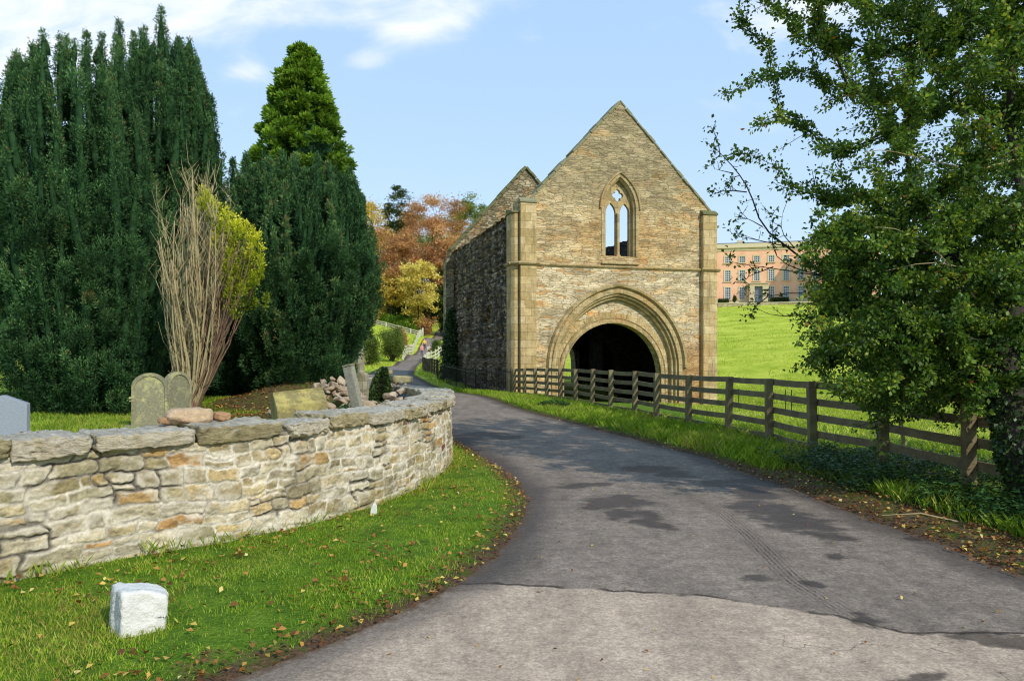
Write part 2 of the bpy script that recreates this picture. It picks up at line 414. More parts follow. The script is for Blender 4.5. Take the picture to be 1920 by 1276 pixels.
GY = axis([(-60,-12,8),(-12,0,1.5),(0,3,.2),(3,14,.065),(14,22,.12),(22,40,.25),(40,90,.6),(90,190,1.2),(190,320,10),(320,900,60)])
mx, my = np.meshgrid(GX, GY)
gz = ground_z(mx, my); rd0 = sdf(mx, my, ROAD); yd0 = sdf(mx, my, YARD)
nx, ny = len(GX), len(GY)
ii = (np.arange(ny-1)[:, None]*nx+np.arange(nx-1)[None, :]).ravel()
quads = np.c_[ii, ii+1, ii+1+nx, ii+nx]
V = np.c_[mx.ravel(), my.ravel(), gz.ravel()]

m = NM('ground')
edge = m.attr('edge'); yard = m.attr('yard'); dist = m.attr('far')
n1 = m.noise(.35, 5, .6); n2 = m.noise(5, 6, .7); n3 = m.noise(40, 4, .7); n0 = m.noise(.05, 4, .5)
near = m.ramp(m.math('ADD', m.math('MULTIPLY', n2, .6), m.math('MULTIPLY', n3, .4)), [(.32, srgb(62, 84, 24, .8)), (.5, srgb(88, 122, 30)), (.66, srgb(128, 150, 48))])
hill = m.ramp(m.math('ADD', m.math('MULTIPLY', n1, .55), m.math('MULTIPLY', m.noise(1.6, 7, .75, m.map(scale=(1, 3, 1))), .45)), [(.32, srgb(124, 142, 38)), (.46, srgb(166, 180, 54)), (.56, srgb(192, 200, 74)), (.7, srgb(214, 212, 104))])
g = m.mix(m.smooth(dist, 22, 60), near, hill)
soil = m.ramp(n3, [(.3, srgb(58, 44, 34)), (.6, srgb(104, 82, 62)), (.8, srgb(150, 120, 88))])
wob = m.math('ADD', edge, m.math('MULTIPLY', m.math('SUBTRACT', n2, .5), 1.0))
g = m.mix(m.smooth(wob, -.28, .02), g, soil)
litter = m.ramp(n3, [(.3, srgb(62, 48, 38)), (.55, srgb(112, 90, 68)), (.8, srgb(156, 130, 100))])
g = m.mix(m.math('MULTIPLY', yard, m.smooth(n2, .3, .6)), g, litter)
ground_m = m.pbr(g, .95, m.bump(m.math('ADD', n2, n3), .8, .05), spec=.1)
under = 1.0*np.exp(-(((mx+5.4)/2.2)**2+((my-18.5)/2.6)**2)**2)+1.0*(np.exp(-(((mx+3.6)/2.2)**2+((my-13.5)/2.6)**2)**2)+np.exp(-(((mx+4.8)/2.6)**2+((my-20)/3.0)**2)**2))
under = np.maximum(under, np.where(mx > 1, sstep(-1.15, -.6, rd0)*sstep(15, 11, my), 0))
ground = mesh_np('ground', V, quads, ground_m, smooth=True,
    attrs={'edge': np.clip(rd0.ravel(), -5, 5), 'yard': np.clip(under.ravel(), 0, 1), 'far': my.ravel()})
tag(ground, kind='structure')

# ------------------------------------------------------------ road
fr = rd0.ravel()[quads].max(1) > -.25
ymax = my.ravel()[quads].max(1) < 232
q = quads[fr & ymax]; used = np.unique(q); remap = -np.ones(len(V), int); remap[used] = np.arange(len(used))
rx = V[used, 0]; ry = V[used, 1]; rz = base_z(rx, ry)+.004
dd = rd0.ravel()[used]
rz = rz - .03*sstep(.35, -.1, dd) + .012*fbm(rx*.8, ry*.8, 0, 2, 77)
SEAM = [(-3,5.3),(-.45,5.68),(0,5.59),(1.33*1.0,5.36),(2.11,4.92),(2.42,4.63),(3.2,4.6),(6,4.3),(14,4.2)]
sx_ = np.array([p[0] for p in SEAM]); sy_ = np.array([p[1] for p in SEAM])
seam = np.interp(rx, sx_, sy_) - ry          # > 0 on the camera's side
def pt(px, py): d = F*CZ/(py-HY); return ((px-960)/F*d, d)
wrx = rx+.22*fbm(rx*1.6, ry*1.6, 0, 3, 91)+.07*fbm(rx*7, ry*7, 0, 3, 92); wry = ry+.30*fbm(rx*1.6, ry*1.6, 7, 3, 93)+.09*fbm(rx*7, ry*7, 5, 3, 94)
def blob(px, py, wx, wy):
    a = pt(px-wx, py); b = pt(px+wx, py); c = pt(px, py-wy); d_ = pt(px, py+wy)
    cx, cy = pt(px, py); hx = (b[0]-a[0])/2; hy = (c[1]-d_[1])/2
    return np.exp(-(((wrx-cx)/hx)**2+((wry-cy)/hy)**2))
damp = 0
for b in ((1120,945,42,14),(1160,940,55,12),(1190,968,55,15),(1240,988,35,8),(1095,952,16,5),(1080,908,40,6),(1130,908,30,5),(1450,960,65,24),(1510,985,75,20),(1570,1008,40,10),
          (1410,925,55,16),(1380,900,40,8),(1340,905,30,6),(1700,1268,85,14),(1860,1205,70,22),(1790,1190,60,10),(1920,1210,60,22),(1402,1083,30,8),(1525,1095,28,9),(1610,1165,22,16),(1220,880,60,7),(1270,890,40,6),(1340,830,0.1,.1),
          (905,815,55,6),(870,822,40,6),(950,820,35,4),(1740,1010,40,8),(1600,1046,36,5)):
    if b[2] > 1: damp = np.maximum(damp, blob(*b))
TR = [pt(*p) for p in ((1640,1180),(1570,1140),(1490,1090),(1450,1050),(1400,1000),(1350,960),(1290,925),(1200,885),(1080,850),(960,815),(880,785))]
d_, _ = seg_d(rx, ry, TR, closed=False)
side = np.zeros_like(rx)
best = np.full(rx.shape, 1e9)
for a, b in zip(TR[:-1], TR[1:]):
    a = np.array(a); b = np.array(b); ab = b-a; L = np.hypot(*ab); t = np.clip(((rx-a[0])*ab[0]+(ry-a[1])*ab[1])/L**2, 0, 1)
    dist_ = np.hypot(rx-a[0]-t*ab[0], ry-a[1]-t*ab[1]); s_ = ((rx-a[0])*ab[1]-(ry-a[1])*ab[0])/L
    side = np.where(dist_ < best, s_, side); best = np.minimum(best, dist_)
tmask = np.exp(-(np.clip(np.abs(side)-.07, 0, 9)/.03)**2)*(best < .35)*np.clip((13-ry)/6, 0, 1)*np.clip((ry-4.3)/1, 0, 1)
m = NM('asphalt')
edge = m.attr('edge'); seam_ = m.attr('seam'); damp_ = m.attr('damp'); side_ = m.attr('side'); tm = m.attr('tyre'); far_ = m.attr('far')
nf = m.noise(120, 3, .8); nm_ = m.noise(7, 7, .7); nl = m.noise(.9, 4, .6); nk = m.noise(28, 5, .75)
speck = m.n('ShaderNodeTexVoronoi', Vector=m.obj(), Scale=95.0).outputs['Color']
spk = m.n('ShaderNodeSeparateColor', Color=speck).outputs[0]
dark = m.ramp(nm_, [(.25, srgb(106, 97, 91)), (.5, srgb(131, 121, 113)), (.75, srgb(154, 143, 132))])
light = m.ramp(nm_, [(.25, srgb(150, 135, 122)), (.5, srgb(176, 160, 145)), (.75, srgb(196, 179, 161))])
wseam = m.math('ADD', seam_, m.math('MULTIPLY', m.math('SUBTRACT', m.noise(5, 5), .5), .16))
c = m.mix(m.smooth(wseam, -.015, .02), dark, light)
c = m.mix(.75, c, m.ramp(m.noise(1.3, 6, .65, m.map(scale=(1.6, .55, 1))), [(.3, .66), (.7, 1.28)]), 'MULTIPLY')
# darker strips along both edges of the road
strip = m.smooth(m.math('ADD', edge, m.math('MULTIPLY', m.math('SUBTRACT', nl, .5), .6)), .62, .12)
c = m.mix(m.math('MULTIPLY', strip, m.math('SUBTRACT', .85, m.math('MULTIPLY', m.smooth(seam_, 0, .3), .25))), c, srgb(80, 75, 73))
c = m.mix(.8, c, m.ramp(spk, [(0, .74), (.5, 1.0), (1, 1.26)]), 'MULTIPLY')
c = m.mix(.5, c, m.ramp(nk, [(.3, .6), (.7, 1.35)]), 'MULTIPLY')
# crack / dark join line
ck = m.math('ABSOLUTE', m.math('ADD', wseam, 0.0))
ckm = m.math('MULTIPLY', m.smooth(ck, .035, .004), m.smooth(m.noise(1.7, 3), .36, .52))
c = m.mix(m.math('MULTIPLY', ckm, .85), c, srgb(46, 42, 40))
ck2 = m.n('ShaderNodeTexVoronoi', {'feature': 'DISTANCE_TO_EDGE'}, Vector=m.n('ShaderNodeVectorMath', {'operation': 'ADD'}, i0=m.obj(), i1=m.n('ShaderNodeTexNoise', Vector=m.obj(), Scale=2.5, Detail=5).outputs['Color']).outputs[0], Scale=.55).outputs['Distance']
c = m.mix(m.math('MULTIPLY', m.math('MULTIPLY', m.smooth(ck2, .006, .001), m.smooth(m.noise(.7, 2), .5, .62)), .6), c, srgb(60, 56, 53))
dmp = m.smooth(m.math('ADD', damp_, m.math('MULTIPLY', m.math('SUBTRACT', m.noise(4.5, 7, .7, m.map(scale=(.7, 1.0, 1))), .5), 1.9)), .22, .66)
c = m.mix(m.math('MULTIPLY', dmp, .78), c, srgb(60, 54, 52))
tread = m.math('MULTIPLY', m.smooth(m.math('ABSOLUTE', m.math('SINE', m.math('MULTIPLY', side_, 80.0))), .25, .9), m.smooth(m.math('ADD', m.math('MULTIPLY', nm_, .5), m.math('MULTIPLY', nk, .5)), .44, .56))
c = m.mix(m.math('MULTIPLY', m.math('MULTIPLY', tm, tread), .8), c, srgb(58, 53, 50))
dirt = m.smooth(m.math('ADD', edge, m.math('MULTIPLY', m.math('SUBTRACT', nm_, .5), .5)), .16, -.02)
c = m.mix(m.math('MULTIPLY', dirt, .85), c, m.ramp(nf, [(.3, srgb(54, 44, 36)), (.7, srgb(120, 98, 76))]))
h = m.math('ADD', m.math('MULTIPLY', spk, .6), m.math('MULTIPLY', nk, .6)); h = m.math('SUBTRACT', h, m.math('MULTIPLY', ckm, 1.5))
c = m.mix(1.0, c, (1.02, .965, .87, 1), 'MULTIPLY')
rough = m.math('SUBTRACT', .9, m.math('MULTIPLY', dmp, .3))
asphalt = m.pbr(c, rough, m.bump(h, .7, .008), spec=.12)
road = mesh_np('road', np.c_[rx, ry, rz], remap[q], asphalt, smooth=True,
    attrs={'edge': np.clip(dd, -2, 3), 'seam': np.clip(seam, -3, 3), 'damp': damp, 'side': side, 'tyre': tmask, 'far': ry})
tag(road, kind='structure')

# ------------------------------------------------------------ grass, leaves
def leaf_quads(P, D, Nn, length, width, fold=.15):
    """one kite-shaped leaf per point: along D, spread along N x D"""
    D = D/np.linalg.norm(D, axis=1, keepdims=True)
    S = np.cross(D, Nn); S /= np.maximum(np.linalg.norm(S, axis=1, keepdims=True), 1e-6); T = np.cross(S, D)
    L = np.asarray(length)[:, None] if hasattr(length, '__len__') else length
    W_ = np.asarray(width)[:, None] if hasattr(width, '__len__') else width
    a = P; b = P + D*L*.5 + S*W_*.5 + T*L*fold; c = P + D*L; d = P + D*L*.5 - S*W_*.5 + T*L*fold
    V = np.stack([a, b, c, d], 1).reshape(-1, 3); n = len(P)
    return V, np.arange(4*n).reshape(n, 4)
def rnd_dirs(n, up=0.):
    v = RNG.normal(size=(n, 3)); v /= np.linalg.norm(v, axis=1, keepdims=True); v[:, 2] += up
    return v/np.linalg.norm(v, axis=1, keepdims=True)
grass_m = mat_leaf('grass_blade', [(0, srgb(84, 106, 24)), (.4, srgb(114, 148, 34)), (.72, srgb(156, 178, 58)), (.88, srgb(184, 182, 92)), (1, srgb(160, 128, 78))], .35, .55, .15, .4, 1.5)
def blades(x, y, hmin, hmax, wid, lean=.45):
    n = len(x); z = ground_z(x, y)-.006
    h = RNG.uniform(hmin, hmax, n)*(1+.5*fbm(x*1.7, y*1.7, 0, 2, 21)); a = RNG.uniform(0, 6.283, n); ln = RNG.uniform(.1, lean, n)*h*1.6
    ca, sa = np.cos(a), np.sin(a); wv = wid*RNG.uniform(.6, 1.3, n)
    b = RNG.uniform(0, 6.283, n); lx, ly = np.cos(b)*ln, np.sin(b)*ln
    A = np.c_[x-ca*wv/2, y-sa*wv/2, z]; B = np.c_[x+ca*wv/2, y+sa*wv/2, z]
    Cc = np.c_[x+ca*wv/2*.7+lx*.45, y+sa*wv/2*.7+ly*.45, z+h*.6]; Dd = np.c_[x+lx, y+ly, z+h]
    V = np.stack([A, B, Cc, Dd], 1).reshape(-1, 3)
    return V, np.arange(4*n).reshape(n, 4), np.repeat(np.clip(RNG.uniform(0, 1, n)*.6+.3+.35*fbm(x*.8, y*.8, 0, 3, 31), 0, 1), 4)
def scatter(n, x0, x1, y0, y1, power=1.0):
    return RNG.uniform(x0, x1, n), y0+(y1-y0)*RNG.uniform(0, 1, n)**power
def wallside(x, y):      # distance from the outer wall face, positive on the road side
    return -sdf(x, y, YARD)
gx, gy = scatter(330000, -6.5, .4, 2.6, 16, 1.7)
rdn = sdf(gx, gy, ROAD) + .10*fbm(gx*2.6, gy*2.6, 0, 3, 3)
bare = fbm(gx*1.1, gy*1.1, 0, 3, 44)
k = (rdn < -.02) & (wallside(gx, gy) > .01) & ((bare < .16) | (RNG.random(len(gx)) < .22)) & ((rdn < -.22) | (RNG.random(len(gx)) < .55)) & (np.abs(gx)/gy < .78)
v1 = blades(gx[k], gy[k], .014, .042, .0055)
tx, ty = scatter(60000, -6.5, 0, 3, 16, 1.5)      # longer tufts at the foot of the wall
k = (wallside(tx, ty) > .0) & (wallside(tx, ty) < .22*(1+fbm(tx*2, ty*2, 0, 2, 5))) & (sdf(tx, ty, ROAD) < -.05) & (fbm(tx*3, ty*3, 0, 2, 55) > -.15)
v2 = blades(tx[k], ty[k], .05, .14, .007)
FENCE = [(5.6,6.9),(5.45,8.9),(5.36,10.8),(5.08,12.6),(5.0,14.5),(4.75,16.4),(4.3,18.2),(3.85,19.9),(3.55,21.6),(3.1,23.4),(2.7,25.2),(2.3,26.9),(1.85,28.5),(1.4,30.0),(1.0,31.4),(.55,32.6),(.1,33.8)]
FP = np.array(FENCE)
def fence_x(y): return np.interp(y, FP[:, 1], FP[:, 0])
rx2, ry2 = scatter(230000, -4, 6.4, 5.2, 46, 1.25)
rdn = sdf(rx2, ry2, ROAD); fx_ = fence_x(ry2)
k = (rdn < -.14+.12*fbm(rx2*1.1, ry2*.7, 0, 3, 3)) & (rx2 > fx_-3.6) & (rx2 < fx_+.4) & (wallside(rx2, ry2) > 0) & ((ry2 > 11) | (rdn < -.6)) & (rx2 > -8) & ((rx2 > -.4*ry2/10-1.5))
k &= (sdf(rx2, ry2, [(x, y) for x, y in R_RIGHT[9:]]+[(30, 1.8), (30, 41)]) > 0)
v3 = blades(rx2[k], ry2[k], .07, .2, .016, .6)
fx3, fy3 = scatter(190000, 5.2, 30, 6, 52, 1.3)
k = (fx3 > fence_x(fy3)+.05) & (fx3/fy3 < .8) & ~((fy3 > 33+.28*fx3) & (fy3 < 50) & (fx3 < 10.6))
v4 = blades(fx3[k], fy3[k], .05, .16, .02, .6)
yx, yy = scatter(90000, -12, -3, 9, 24, 1.1)
k = (sdf(yx, yy, YARD) > .6) & (np.exp(-(((yx+3.6)/2.6)**2+((yy-13.5)/3.0)**2)**2) < .3) & (np.exp(-(((yx+5.2)/2.2)**2+((yy-19)/2.8)**2)**2) < .35)
v5 = blades(yx[k], yy[k], .03, .08, .012)
def merge(L):
    Vs, Fs, As, o = [], [], [], 0
    for v, f, a in L: Vs.append(v); Fs.append(f+o); As.append(a); o += len(v)
    return np.vstack(Vs), np.vstack(Fs), np.hstack(As)
V, Fq, A = merge([v1, v2]); tag(mesh_np('grass', V, Fq, grass_m, attrs={'rnd': A}), 'short green lawn grass on the verge below the curved stone wall', 'grass', kind='stuff')
V, Fq, A = merge([v3]); tag(mesh_np('grass', V, Fq, grass_m, attrs={'rnd': A}), 'longer rough grass on the verge between the road and the wooden fence', 'grass', kind='stuff')
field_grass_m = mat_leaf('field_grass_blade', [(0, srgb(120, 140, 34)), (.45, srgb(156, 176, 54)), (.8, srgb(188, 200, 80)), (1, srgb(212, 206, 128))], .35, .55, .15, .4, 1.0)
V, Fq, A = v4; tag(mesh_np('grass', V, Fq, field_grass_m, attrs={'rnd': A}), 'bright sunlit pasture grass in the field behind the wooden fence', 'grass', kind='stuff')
fx4 = RNG.uniform(.02, .62, 70000); fy4 = 34+110*RNG.random(70000)**1.1; fxx = fx4*fy4
k = ((fy4 > 50) | (fxx > 11)) & (fbm(fxx*.35, fy4*.35, 0, 3, 66) > -.12); fxx, fyy = fxx[k], fy4[k]
v6 = blades(fxx, fyy, .06, .18, .05, .7); v6[0][:, 2] += .0
lx4 = -RNG.uniform(.08, .26, 60000); ly4 = 45+110*RNG.random(60000); lxx = lx4*ly4; k = (sdf(lxx, ly4, ROAD) < -.4) & (fbm(lxx*.35, ly4*.35, 0, 3, 67) > -.2)
v7 = blades(lxx[k], ly4[k], .08, .28, .07, .7)
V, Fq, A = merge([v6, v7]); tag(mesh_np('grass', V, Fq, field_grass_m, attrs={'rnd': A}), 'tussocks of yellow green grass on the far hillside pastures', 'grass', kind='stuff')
V, Fq, A = v5; tag(mesh_np('grass', V, Fq, grass_m, attrs={'rnd': A}), 'mown churchyard grass around the gravestones behind the wall', 'grass', kind='stuff')

dry_m = mat_leaf('dry_leaf', [(0, srgb(84, 52, 30)), (.4, srgb(140, 90, 50)), (.65, srgb(186, 138, 70)), (.86, srgb(216, 186, 88)), (1, srgb(224, 208, 140))], .2, .6, .2, .3, 30)
def fallen(x, y, s0, s1, name, label, dz=.012, ba=1.4):
    n = len(x); z = ground_z(x, y)
    rdx = sdf(x, y, ROAD); z = np.where(rdx > .12, base_z(x, y)+.012, z+dz)
    D = rnd_dirs(n); D[:, 2] *= .35; N_ = rnd_dirs(n, 1.6)
    V, Fq = leaf_quads(np.c_[x, y, z], D, N_, RNG.uniform(s0, s1, n), RNG.uniform(s0, s1, n)*.75, .18)
    tag(mesh_np(name, V, Fq, dry_m, attrs={'rnd': np.repeat(RNG.beta(ba, 1.4, n), 4)}), label, 'leaves', kind='stuff')
lx, ly = scatter(30000, -6, .4, 2.8, 16, 1.6); rdn = sdf(lx, ly, ROAD)
k = (wallside(lx, ly) > .03) & (rdn < .1) & ((RNG.random(len(lx)) < .30*np.clip(fbm(lx*1.5, ly*1.5, 0, 3, 45)+.15, .05, 1)*1.6) | ((rdn > -.26) & (RNG.random(len(lx)) < .42)))
fallen(lx[k], ly[k], .026, .06, 'fallen_leaves', 'yellow and brown fallen leaves on the verge below the curved wall', .03)
lx, ly = scatter(60000, 0, 6, 4.8, 30, 1.9); rdn = sdf(lx, ly, ROAD)
k = (lx > 1) & (rdn < .16) & (rdn > -1.3) & (RNG.random(len(lx)) < np.where(ly < 12, np.where(rdn > -.75, .6, .3), .25*np.exp(-np.clip(ly-12, 0, 99)/8)+.05)) & (lx > fence_x(ly)-2.6)
fallen(lx[k], ly[k], .025, .06, 'fallen_leaves', 'brown and yellow leaf litter along the right edge of the road', .02, 0.8)
lx, ly = scatter(260, -2, 5, 3.4, 26, 1.6); k = sdf(lx, ly, ROAD) > .1
fallen(lx[k], ly[k], .018, .04, 'fallen_leaves', 'scattered small yellow leaves lying on the asphalt', .01)

lx, ly = RNG.uniform(-8, -3, 9000), RNG.uniform(11, 22, 9000); k = (wallside(lx, ly) < -.6) & (np.exp(-(((lx+5.2)/2.2)**2+((ly-18)/4.0)**2)**2) > .3)
fallen(lx[k], ly[k], .03, .07, 'fallen_leaves', 'brown leaf litter on the bare mound under the yews', .02, 0.7)
# ------------------------------------------------------------ rubble wall along the verge
def guillotine(L, H, rnd, wmax=.42, hmax=.17):
    out = []
    def rec(x0, x1, y0, y1):
        w_, h_ = x1-x0, y1-y0
        if w_ <= wmax and h_ <= hmax and rnd.random() < .8 or (w_ < .13 and h_ < .1): out.append((x0, x1, y0, y1)); return
        if h_/hmax > w_/wmax*rnd.uniform(.55, 1.5) and h_ > .1:
            t = y0+h_*rnd.uniform(.33, .67); rec(x0, x1, y0, t); rec(x0, x1, t, y1)
        elif w_ > .16: t = x0+w_*rnd.uniform(.3, .7); rec(x0, t, y0, y1); rec(t, x1, y0, y1)
        else: out.append((x0, x1, y0, y1))
    bands = [0, .28, .5, .78, H]
    for y0, y1 in zip(bands[:-1], bands[1:]):
        x = -rnd.uniform(0, .4)
        while x < L:
            w_ = rnd.uniform(.3, .85); rec(x, min(x+w_, L), y0, y1); x += w_
    return out
def polyline(P):
    P = np.array(P, float); s = np.r_[0, np.cumsum(np.hypot(*np.diff(P, axis=0).T))]
    return P, s
WP, WS = polyline(WALL_PATH)
def wall_at(s):
    x = np.interp(s, WS, WP[:, 0]); y = np.interp(s, WS, WP[:, 1])
    x2 = np.interp(s+.12, WS, WP[:, 0]); y2 = np.interp(s+.12, WS, WP[:, 1]); x1 = np.interp(s-.12, WS, WP[:, 0]); y1 = np.interp(s-.12, WS, WP[:, 1])
    tx_, ty_ = x2-x1, y2-y1; L = np.hypot(tx_, ty_)
    return x, y, tx_/L, ty_/L           # outward normal = (ty, -tx)
LEN = WS[-1]; WH = .96
def build_wall():
    rnd = random.Random(5); cells = np.array(guillotine(LEN, WH+.1, rnd)); n = len(cells)
    du = .0095; U_ = np.arange(0, LEN, du); Vv = np.arange(-.06, WH, .0095)
    uu, vv = np.meshgrid(U_, Vv); u = uu.ravel(); v = vv.ravel()
    wu = u+.085*fbm(u*2.6, v*4.0, 0, 3, 1)+.022*fbm(u*14, v*14, 0, 3, 2); wv_ = v+.05+.055*fbm(u*1.9, v*2.4, 3, 3, 3)+.02*fbm(u*15, v*15, 0, 3, 4)
    cx = (cells[:, 0]+cells[:, 1])/2; cy = (cells[:, 2]+cells[:, 3])/2; ax_ = (cells[:, 1]-cells[:, 0])/2; ay_ = (cells[:, 3]-cells[:, 2])/2
    f1 = np.full(u.shape, 9.); id1 = np.zeros(u.shape, int); pen = np.full(u.shape, -9.)
    o = np.argsort(u); # bucket along u
    for b in np.arange(0, LEN, .5):
        s = (u >= b) & (u < b+.5); cs = np.where((cells[:, 1] > b-.35) & (cells[:, 0] < b+.85))[0]
        dx = (np.abs(wu[s, None]-cx[cs])-ax_[cs]); dy = (np.abs(wv_[s, None]-cy[cs])-ay_[cs])
        # rounded-box signed distance (negative inside)
        r_ = np.minimum(.03, np.minimum(ax_[cs], ay_[cs])*.6)
        qx = np.maximum(dx+r_, 0); qy = np.maximum(dy+r_, 0); d = np.hypot(qx, qy)+np.minimum(np.maximum(dx+r_, dy+r_), 0)-r_
        j = d.argmin(1); f1[s] = d[np.arange(len(j)), j]; id1[s] = cs[j]
    gap = .003+.012*np.clip(fbm(u*2.5, v*2.5, 0, 2, 12)+.25, 0, 1)
    ins = sstep(.001, -.013, f1+gap)       # 1 inside a stone
    r1 = np.array([rnd.random() for _ in range(n)]); r2 = np.array([rnd.random() for _ in range(n)]); r3 = np.array([rnd.random() for _ in range(n)])
    rough = fbm(u*9+id1*3.7, v*13, 0, 4, 6, .6); fine = fbm(u*40, v*40, 0, 3, 7)
    face = ins*(.004+.012*r1[id1]) + ins*.018*rough + .0035*fine
    face += ins*(r2[id1]-.5)*.10*(v-cy[id1]+.05) + ins*(r3[id1]-.5)*.08*(u-cx[id1])
    mort = (1-ins)*(.004*fbm(u*60, v*60, 0, 2, 9)+.006+.008*(fbm(u*7, v*7, 0, 3, 10)))
    crev = (1-ins)*sstep(.05, .28, fbm(u*2.1, v*3.4, 5, 3, 13))       # joints that have lost their mortar
    disp = face+mort-crev*.022
    # the long diagonal settlement crack
    CR = [(4.55,.75),(4.62,.66),(4.6,.57),(4.7,.48),(4.78,.4),(4.76,.27),(4.83,.2),(4.86,.08)]
    cd, _ = seg_d(u+.012*fbm(u*20, v*20, 0, 2, 3), v, [(a, b) for a, b in CR], closed=False)
    crk = np.exp(-(cd/.007)**2); disp -= crk*.035
    pal = np.array([srgb(*c)[:3] for c in ((182,168,132),(168,154,118),(190,176,142),(160,152,126),(178,168,140),(190,170,126),(170,162,138),(152,138,104),(182,152,102),(146,136,110),(196,186,158),(172,160,122))])
    ci = np.array([rnd.randrange(len(pal)) for _ in range(n)]); col = pal[ci]*np.array([rnd.uniform(.82, 1.1) for _ in range(n)])[:, None]
    red = np.array([rnd.random() for _ in range(n)]) < .018; col[red] = np.array(srgb(124, 84, 66)[:3])
    orr = np.array([rnd.random() for _ in range(n)]) < .03; col[orr] = np.array(srgb(178, 142, 94)[:3])
    c = col[id1]
    blot = fbm(u*6+id1, v*9, 0, 4, 15); c = c*(1+.38*blot[:, None]*np.array([1, 1, 1.15]))
    lich = sstep(.12, .4, fbm(u*1.3, v*1.6, 2, 4, 16))[:, None]; c = c*(1-.35*lich)+lich*.35*np.array(srgb(140, 134, 92)[:3])
    c = c*(1+.4*fbm(u*45, v*60, 0, 3, 17, .7)[:, None])*(1-.35*sstep(.1, .45, fbm(u*11+id1, v*26, 0, 4, 23))[:, None])
    mo = np.array(srgb(212, 206, 190)[:3])*(1+.25*fbm(u*24, v*24, 0, 3, 18)[:, None]); mo = mo*(1-.72*crev[:, None])
    smear = ins*sstep(-.05, .22, fbm(u*4, v*6, 8, 4, 19, .6))*sstep(-.09, -.01, f1); k_ = np.clip(ins-.75*smear, 0, 1)[:, None]
    c = c*k_+mo*(1-k_); c = c*(1-.8*crk[:, None])
    ln = np.exp(-((f1+.002)/.0055)**2)*sstep(-.05, .2, fbm(u*3.2, v*5, 9, 3, 24)); c = c*np.array([1.09, 1.04, .98])*(1-.45*ln[:, None]); disp = disp-.010*ln
    grn = sstep(.16, -.02, v+.08*fbm(u*3, v*3, 0, 3, 22))[:, None]*.55; c = c*(1-grn)+grn*np.array(srgb(128, 124, 76)[:3])
    xw, yw, tx_, ty_ = wall_at(u); zt = v+.02*fbm(u*.8, 0*u, 0, 2, 30)*(v/WH)
    bat = .05*(1-v/WH)
    Xo = xw+ty_*(disp+bat); Yo = yw-tx_*(disp+bat)
    P = np.c_[Xo, Yo, zt]; a, b = uu.shape
    q = (np.arange(a-1)[:, None]*b+np.arange(b-1)[None]).ravel(); Fq = np.c_[q, q+1, q+1+b, q+b]
    # back face, top and ends close the body
    sb = np.linspace(0, LEN, 80); xb, yb, tb, tyb = wall_at(sb); nb = len(sb); o0 = len(P)
    for dpt, z_ in ((.0, WH-.01), (.5, WH-.01), (.5, -.1), (.0, -.1)):
        P = np.vstack([P, np.c_[xb-tyb*dpt, yb+tb*dpt, np.full(nb, z_)]])
    for r_ in range(2):
        i0 = o0+r_*nb+np.arange(nb-1); Fq = np.vstack([Fq, np.c_[i0, i0+1, i0+1+nb, i0+nb]])
    for e in (0, nb-1): Fq = np.vstack([Fq, [[o0+e, o0+nb+e, o0+2*nb+e, o0+3*nb+e]]])
    c = np.vstack([np.clip(c, .01, .9), np.full((4*nb, 3), .25)])
    return P, Fq, c
m = NM('rubble_stone'); n_ = m.noise(50, 7, .75)
c = m.mix(.6, m.attr('col', 'Color'), m.ramp(n_, [(.3, .6), (.7, 1.4)]), 'MULTIPLY')
rubble_m = m.pbr(c, .93, m.bump(n_, 1.0, .014), spec=.15)
def mat_stone(name, cols, lichen=None, dark=.45, spec=.15, bs=1.0, top=None):
    m = NM(name); oi = m.t.nodes.new('ShaderNodeObjectInfo').outputs['Random']
    off = m.n('ShaderNodeVectorMath', {'operation': 'ADD'}, i0=m.obj(), i1=m.n('ShaderNodeCombineXYZ', X=m.math('MULTIPLY', oi, 37.0), Y=m.math('MULTIPLY', oi, 91.0)).outputs[0]).outputs[0]
    n1 = m.noise(2.2*bs, 5, .6, off); n2 = m.noise(16*bs, 6, .7, off); n3 = m.noise(70*bs, 4, .7, off)
    f = m.math('ADD', m.math('MULTIPLY', oi, .6), m.math('MULTIPLY', n1, .6)); k = len(cols)
    c = m.ramp(m.math('SUBTRACT', f, .1), [((i+.3)/k, col) for i, col in enumerate(cols)])
    c = m.mix(dark+.1, c, m.ramp(n2, [(.3, .5), (.7, 1.35)]), 'MULTIPLY'); c = m.mix(.4, c, m.ramp(n3, [(.3, .6), (.7, 1.4)]), 'MULTIPLY')
    if lichen: c = m.mix(m.math('MULTIPLY', m.smooth(m.math('ADD', n1, m.math('MULTIPLY', n2, .5)), .72, .95), .75), c, lichen)
    return m.pbr(c, .9, m.bump(m.math('ADD', n2, m.math('MULTIPLY', n3, .4)), .8, .025/bs), spec=spec)
wall_e = empty('boundary_wall', (0, 0, 0))
tag(wall_e, 'low curved rubble stone wall with flat coping beside the road', 'wall')
P, Fq, c = build_wall(); ow = mesh_np('wall_face', P, Fq, rubble_m, wall_e, attrs={'col': c}, smooth=True)
m = NM('coping_stone'); oi = m.t.nodes.new('ShaderNodeObjectInfo').outputs['Random']
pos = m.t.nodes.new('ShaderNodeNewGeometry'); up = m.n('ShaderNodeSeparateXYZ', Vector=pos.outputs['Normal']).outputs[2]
n1 = m.noise(3.5, 6, .65); n2 = m.noise(16, 7, .72, m.map(scale=(1, 1, 2.6))); n3 = m.noise(75, 4, .7)
c = m.ramp(m.math('ADD', m.math('SUBTRACT', m.math('MULTIPLY', oi, .6), .12), m.math('MULTIPLY', n1, .75)), [(.25, srgb(142, 130, 98)), (.45, srgb(176, 162, 122)), (.6, srgb(192, 176, 140)), (.8, srgb(202, 190, 166))])
